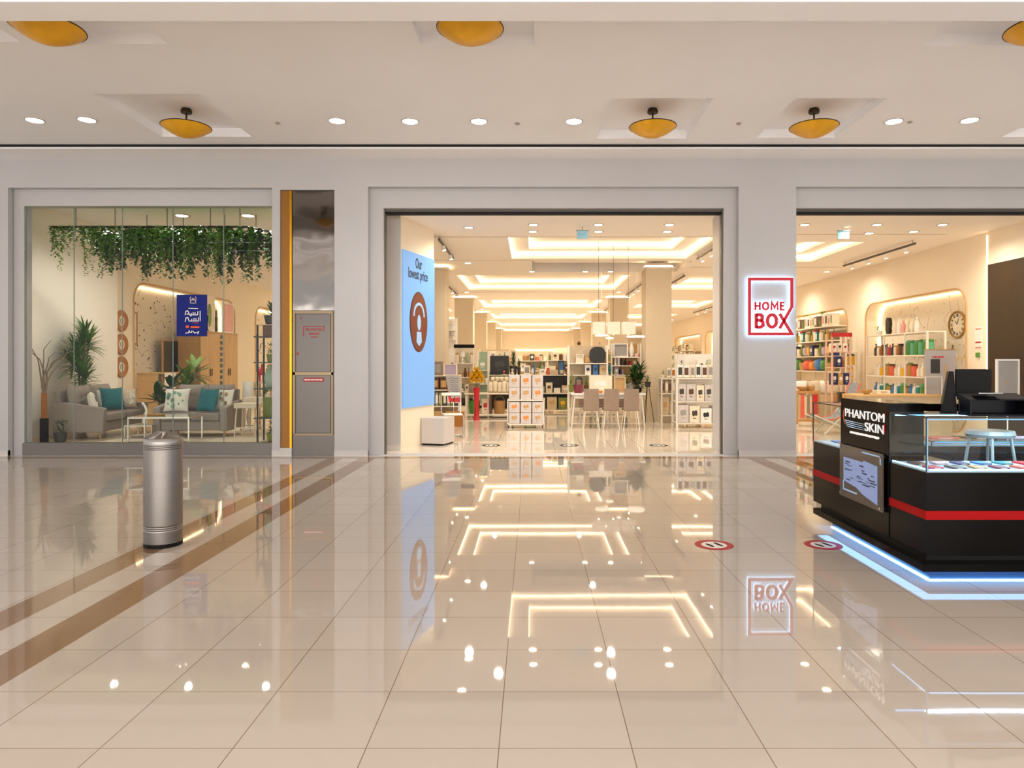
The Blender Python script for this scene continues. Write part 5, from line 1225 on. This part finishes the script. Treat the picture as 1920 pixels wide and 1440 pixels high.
# exposed duct above the dining area
t = thing('ceiling_duct', 'exposed cream round air duct under the ceiling recess', 'duct', (2.0, 18.3, 4.35))
MB().tube([(-1.95,0,0), (1.95,0,0)], .2, 20).build('pipe', M_shopc, t, smooth=True)
for x in (-1.1, .1, 1.2): MB().box(x-.03, x+.03, -.22, .22, .0, .55).build('bracket', M_shopc, t)

# ------------------------------------------------------------------ right opening
# shelves in the far niche
t = thing('niche_shelves', 'four long white shelves in the far right wall niche', 'shelf', (8.5, 21.75, 0), -PI/2)
for z in (1.27, 1.71, 2.16, 2.58): MB().box(-2.2, 2.2, .0, .7, z-.03, z).build('shelf', M_wd, t)
for x in (-2.2, -.7, .7, 2.17): MB().box(x, x+.03, .64, .67, .0, 2.6).build('upright', M_wd, t)
fr = Fr((8.5, 21.75, 0), -PI/2); r8 = random.Random(17)
NPL = 'in the far right niche'
rowfill(fr, -2.1, 2.1, .12, 2.581, [('book','cream','tan',.16,.2,.3), ('book','cream','grey',.14,.2,.34), ('book','taupe','white',.16,.2,.32), ('bush','olive','lime',.34,.3,.5), ('book','white','pink',.2,.2,.36), ('book','white','charcoal',.16,.2,.34)], 'on the top shelf '+NPL, .02, .1, r8, 20)
rowfill(fr, -2.1, 2.1, .12, 2.161, [('jar','cream','tan',.2,.2,.3), ('bottle','olive',None,.12,.12,.32), ('bottle','gold',None,.14,.14,.3), ('jar','white','red',.22,.2,.34), ('book','teal','white',.12,.2,.3)], 'on the third shelf '+NPL, .05, .1, r8, 18)
rowfill(fr, -2.1, 2.1, .12, 1.711, [('jar','cream','brown',.2,.2,.28), ('vase','olive',None,.2,.2,.36), ('pouch','lilac',None,.26,.2,.3), ('pouch','yellow',None,.26,.2,.3), ('carton','navy','white',.24,.2,.34)], 'on the second shelf '+NPL, .05, .1, r8, 18)
rowfill(fr, -2.1, 2.1, .12, 1.271, [('pouch','coral',None,.4,.3,.34), ('pouch','orange',None,.34,.3,.3), ('pouch','blue',None,.4,.3,.36), ('pouch','green',None,.34,.3,.36), ('basket','tan',None,.3,.3,.24)], 'on the lowest shelf '+NPL, .05, .1, r8, 14)
# cushion bench
t = thing('cushion_bin', 'low beige bin bench filled with scatter cushions in the right aisle', 'bin', (8.1, 19.3, 0))
MB().box(-.75, .7, 0, .8, 0, .62).build('bin_body', MM['beige'], t, bevel=.01); MB().box(-.62, -.3, -.02, 0, .1, .56).build('front_panel', MM['cream'], t)
for i, (x, c, y) in enumerate(((-.6,'white',.12), (-.42,'blue',.35), (-.2,'cream',.15), (.06,'white',.3), (.3,'cream',.14), (.52,'beige',.3), (-.45,'pink',.6), (.1,'cream',.62))):
    item('cushion', c, 8.1+x, 19.3+y, .62, .42, .16, .40, 'in the low beige bin bench', rz=(i%3-1)*.3)
# red towel trolley
t = thing('towel_trolley', 'wooden trolley hung with red and grey cloths at the right opening edge', 'trolley', (6.55, 16.4, 0))
M_tw = mat('warm_wood', '#c08a4e', .5, var=.1)
for x in (-.28, .24):
    for y in (0, .4): MB().box(x-.015, x+.015, y-.015, y+.015, .06, .86).build('post', M_tw, t); MB().tube([(x-.012,y,.03), (x+.012,y,.03)], .03, 10).build('wheel', MM['cream'], t)
MB().box(-.3,.26,-.02,.42,.78,.84).build('top_board', M_tw, t); MB().box(-.3,.26,-.02,.42,.12,.16).build('lower_board', M_tw, t)
for i, (x, c, w_) in enumerate(((-.17,'coral',.09), (-.03,'taupe',.07), (.13,'red',.13))):
    solo('hanging_cloth', MB().prism([(x-w_/2,.2), (x-w_/2*.6,.2), (x-w_/2*.4,.22), (x+w_/2,.2), (x+w_/2*.8,.76), (x-w_/2*.8,.76)], -.05, -.022, 'y'), MM[c], f'{c} cloth hanging on the front of the wooden trolley', 'cloth', (6.55, 16.4, 0), group='cloths on the wooden trolley')
item('bowl', 'tan', 6.45, 16.55, .841, .3, .3, .1, 'on the wooden cloth trolley'); item('basket', 'tan', 6.66, 16.6, .841, .2, .2, .12, 'on the wooden cloth trolley')
# deck chair
t = thing('deck_chair', 'folding deck chair with grey floral sling and red edge', 'chair', (6.55, 14.6, 0), .0)
pts = [(-.55,.42), (-.35,.30), (-.1,.34), (.1,.5), (.25,.75), (.36,1.08)]
b = MB()
for y0_, y1_ in ((0,.5),):
    for i in range(len(pts)-1): b.add([(pts[i][0],y0_,pts[i][1]), (pts[i+1][0],y0_,pts[i+1][1]), (pts[i+1][0],y1_,pts[i+1][1]), (pts[i][0],y1_,pts[i][1]), (pts[i][0]+.012,y0_,pts[i][1]-.015), (pts[i+1][0]+.012,y0_,pts[i+1][1]-.015), (pts[i+1][0]+.012,y1_,pts[i+1][1]-.015), (pts[i][0]+.012,y1_,pts[i][1]-.015)], [(0,1,2,3), (4,7,6,5), (0,4,5,1), (3,2,6,7), (0,3,7,4), (1,5,6,2)])
b.build('sling', mat('floral_sling', '#8b8d92', .7, var=.35, scale=22), t)
for y in (0, .5): MB().tube([(p[0],y,p[1]) for p in pts], .016, 6).build('sling_edge', MM['coral'], t); MB().tube([(-.6,y,.4), (.35,y,0)], .02, 8).build('leg', M_wm, t); MB().tube([(.15,y,.55), (-.4,y,0)], .02, 8).build('leg', M_wm, t)
# pink framed rack with red header, narrow rack
t, fr = rack('display_rack', 'pink framed rack with red header in the right aisle', 'rack', (7.85, 17.6, 0), 0, .5, .4, (.5, .95, 1.4, 1.8), 2.25, mat('pink_metal', '#e2b9a4', .4))
MB().box(-.26,.26,-.03,-.0,2.17,2.27).build('header', MM['red'], t)
for z, sp, n_ in ((1.801, [('carton','white','red',.12,.2,.2), ('carton','cream','charcoal',.12,.2,.22)], 'top'), (1.401, [('bottle','amber',None,.09,.09,.26), ('carton','navy','white',.14,.2,.28)], 'upper'), (.951, [('carton','navy','white',.14,.2,.3), ('carton','tan','white',.13,.2,.28)], 'middle'), (.501, [('basket','tan',None,.2,.2,.2), ('carton','charcoal','yellow',.16,.2,.26)], 'lower')):
    rowfill(fr, -.22, .24, .15, z, sp, f'on the {n_} shelf of the pink rack', .02)
t, fr = rack('display_rack', 'narrow cream rack with yellow goods beside the big niche', 'rack', (8.53, 18.5, 0), 0, .34, .35, (.7, 1.1, 1.45, 1.8), 2.22, M_wm)
for z, sp, n_ in ((1.801, [('bush','grey','lime',.24,.2,.38)], 'top'), (1.451, [('jar','yellow','charcoal',.13,.13,.3)], 'upper'), (1.101, [('book','yellow','cream',.09,.2,.28)], 'middle'), (.701, [('book','cream','gold',.09,.2,.3)], 'lower')):
    rowfill(fr, -.14, .15, .15, z, sp, f'on the {n_} shelf of the narrow rack', .02)
# big white rack along the right wall
t, fr = rack('grid_rack', 'large white open rack of bottles along the right niche', 'rack', (8.42, 16.15, 0), -PI/2, 2.7, .42, (.3, .75, 1.2, 1.68, 2.19), 2.2, M_wm, board=.03)
for x in (-.45, .45): MB().box(x-.012, x+.012, .0, .024, .3, 2.17).build('post', M_wm, t)
r9 = random.Random(23); GR = 'of the large white rack'
rowfill(fr, -1.25, -.95, .2, 2.201, [('bush','white','green',.28,.28,.26)], 'on top '+GR); 
item('arch', 'black', -.65, .22, 2.201, .17, .08, .40, 'on top '+GR, fr=fr)
rowfill(fr, -.4, .7, .2, 2.201, [('vase','cream',None,.14,.14,.3), ('bottle','white',None,.12,.12,.34), ('vase','pink',None,.13,.13,.28), ('figurine','cream',None,.12,.12,.38)], 'on top '+GR, .06, .1, r9, 6)
rowfill(fr, -1.28, .2, .2, 1.681, [('bottle','charcoal',None,.11,.11,.3), ('jar','cream','tan',.1,.1,.26), ('bottle','amber',None,.11,.11,.27), ('jar','brown','black',.12,.12,.28), ('bottle','taupe',None,.11,.11,.3), ('bottle','red',None,.1,.1,.26)], 'on the upper shelf '+GR, .025, .1, r9, 14)
rowfill(fr, .22, 1.28, .2, 1.681, [('jar','green','mint',.15,.15,.34), ('jar','mint','green',.15,.15,.34)], 'on the upper shelf '+GR, .02, .05, r9, 8)
rowfill(fr, -1.28, 1.28, .2, 1.201, [('bottle','cream',None,.12,.12,.26), ('bottle','white',None,.11,.11,.3), ('candle','yellow',None,.13,.13,.2), ('bottle','pink',None,.12,.12,.28), ('jar','gold','olive',.14,.14,.3), ('jar','coral','brown',.16,.16,.28)], 'on the middle shelf '+GR, .03, .15, r9, 18)
rowfill(fr, -1.28, 1.28, .2, .751, [('bottle','blue',None,.12,.12,.28), ('bottle','white',None,.12,.12,.3), ('jar','teal','white',.13,.13,.26), ('jar','green','mint',.14,.14,.28), ('jar','gold','olive',.14,.14,.24)], 'on the lower shelf '+GR, .03, .15, r9, 18)
# wall clock
yc = 15.1
t = thing('wall_clock', 'round brass rimmed wall clock with black numerals on speckled niche', 'clock', (RX+.398, yc, 2.34), -PI/2)
MR = Matrix.Rotation(PI/2, 4, 'X')
MB().lathe([(.26,0), (.26,.03), (.29,.04), (.30,.02), (.30,0)], 40).xf(MR).build('rim', mat('clock_brass', '#9c7636', .35, .6), t, smooth=True)
MB().lathe([(.262,.001), (.262,.012), (0,.012)], 36).xf(MR).build('dial', MM['cream'], t)
for i, s in enumerate(('XII','I','II','III','IV','V','VI','VII','VIII','IX','X','XI')):
    a = PI/2-i*PI/6; text(s, .085, 'numeral', MM['black'], t, Matrix.Translation((.20*math.cos(a), -.014, .20*math.sin(a))) @ Matrix.Rotation(PI/2-a, 4, 'Y') @ MR, .002, .002, sx=.8)
for a, ln in ((2.2, .1), (1.2, .15)): MB().strip([(0,0), (ln*math.cos(a), ln*math.sin(a))], .014, -.020, -.016).build('hand', MM['black'], t)
MB().lathe([(.05,.013), (.05,.016), (0,.016)], 20).xf(MR).build('hub', MM['white'], t)
# notices on the right wall
t = thing('wall_notice', 'pink and white notice sheet on the right wall', 'notice', (RX-.001, 13.78, 1.78), -PI/2)
MB().box(-.11,.11,-.006,0,0,.44).build('sheet', MM['white'], t); b = MB()
for z in (.02, .12, .13, .39): b.box(-.09,.09,-.008,-.006,z,z+.02)
b.build('red_print', MM['coral'], t)
t = solo('call_point', MB().box(-.05,.05,-.03,0,0,.09), MM['green'], 'small green call point box below the wall notice', 'call point', (RX-.001, 13.78, 1.62), -PI/2)
# brown panel wall and white framed stand
struct('wall_brown_panel', MB().box(8.80, 8.84, YW+.36, 13.4, 0, 3.4), mat('dark_walnut_panel', '#33230f', .45, var=.1, scale=2))
t = thing('framed_sign_stand', 'white framed grey sign standing before the dark brown panel', 'sign', ((1889-VX)/F*12.0, 12.0, 0))
b = MB(); w2 = .2; b.box(-w2,w2,-.02,.02,.8,.83); b.box(-w2,w2,-.02,.02,1.54,1.57); b.box(-w2,-w2+.03,-.02,.02,.83,1.54); b.box(w2-.03,w2,-.02,.02,.83,1.54); b.build('frame', M_white, t)
MB().box(-w2+.03,w2-.03,-.005,.01,.83,1.54).build('sign_panel', MM['grey'], t); MB().tube([(0,0,.8), (0,0,.02)], .015, 8).build('pole', M_chrome, t); MB().box(-.18,.18,-.14,.14,0,.02).build('base', M_white, t)
MB().strip([(-.02,1.20), (.015,1.17), (-.015,1.14), (.02,1.11)], .008, -.009, -.005).build('emblem', MM['gold'], t)
# beige counter with poster panel
t = thing('sales_counter', 'long beige wooden counter behind the kiosk', 'counter', (7.35, 13.7, 0))
MB().box(-.95,.95,0,.5,0,.84).build('cabinet', MM['beige'], t); MB().box(-1.0,1.0,-.04,.52,.84,.88).build('worktop', mat('honey_wood_top', '#cfa566', .4, var=.08), t, bevel=.006)
t = thing('display_poster', 'grey poster board with red heading standing on the beige counter', 'poster', ((1764-VX)/F*13.75, 13.75, .881))
h1 = EYE-(656-VY)/F*13.75-.881; MB().box(-.31,.31,0,.03,0,h1).build('board', mat('poster_grey', '#a79f9b', .5), t)
MB().box(-.315,.315,-.004,.034,h1,h1+.015).build('top_strip', MM['gold'], t); MB().box(-.2,-.02,-.006,0,.42,.70).build('photo', MM['charcoal'], t); marks(-.17, .06, h1-.14, .035, -.004, -.0001, 4).build('red_heading', MM['red'], t)
MB().box(.08,.11,-.006,0,.2,.6).build('wooden_spoon', MM['tan'], t)
t = thing('wire_stand', 'small white wire stand with dark book on the beige counter', 'stand', ((1750-VX)/F*13.7, 13.7-.0, .881))
for x in (-.16,.16): MB().box(x-.008,x+.008,-.02,-.004,0,.36).build('post', M_wm, t)
MB().box(-.17,.17,-.02,-.004,.34,.355).build('bar', M_wm, t)
item('carton', 'cream', 7.0, 13.9, .881, .26, .2, .08, 'on the beige counter', 'tan'); item('bowl', 'tan', 6.7, 13.9, .881, .22, .22, .09, 'on the beige counter')
t = thing('corner_shelf', 'small white ladder shelf at the right end of the niche', 'shelf', (8.55, 14.3, 0), -PI/2)
for x in (-.12,.12): MB().box(x-.01,x+.01,0,.02,0,1.62).build('post', M_wm, t)
for z in (1.2, 1.6): MB().box(-.15,.15,0,.25,z,z+.02).build('shelf', MM['tan'], t)
item('bottle', 'brown', 0, .12, 1.621, .07, .07, .26, 'on the small ladder shelf', fr=Fr((8.55, 14.3, 0), -PI/2)); item('cup', 'white', .09, .12, 1.621, .07, .07, .08, 'on the small ladder shelf', fr=Fr((8.55, 14.3, 0), -PI/2))
# goods in the far right niches seen through the main entrance
t = thing('niche_shelves', 'white shelves in the distant right wall niche beyond the column', 'shelf', (8.5, 39.7, 0), -PI/2)
for z in (1.2, 1.7, 2.2): MB().box(-3.2, 3.2, 0, .7, z-.03, z).build('shelf', M_wd, t)
for x in (-3.2, 0, 3.17): MB().box(x, x+.03, .02, .05, 0, 2.2).build('upright', M_wd, t)
fr = Fr((8.5, 39.7, 0), -PI/2)
for z, n_ in ((1.201,'lower'), (1.701,'middle'), (2.201,'upper')): rowfill(fr, -3, 3, .2, z, [('vase','sage',None,.3,.3,.36), ('book','cream','grey',.24,.2,.36), ('bush','white','green',.4,.3,.45), ('lamp','white','cream',.3,.3,.4), ('jar','amber','black',.24,.24,.32)], f'on the {n_} shelf of the distant niche', .12, .2, r9, 12)
# framed hanging prints on the far right
finish_labels()
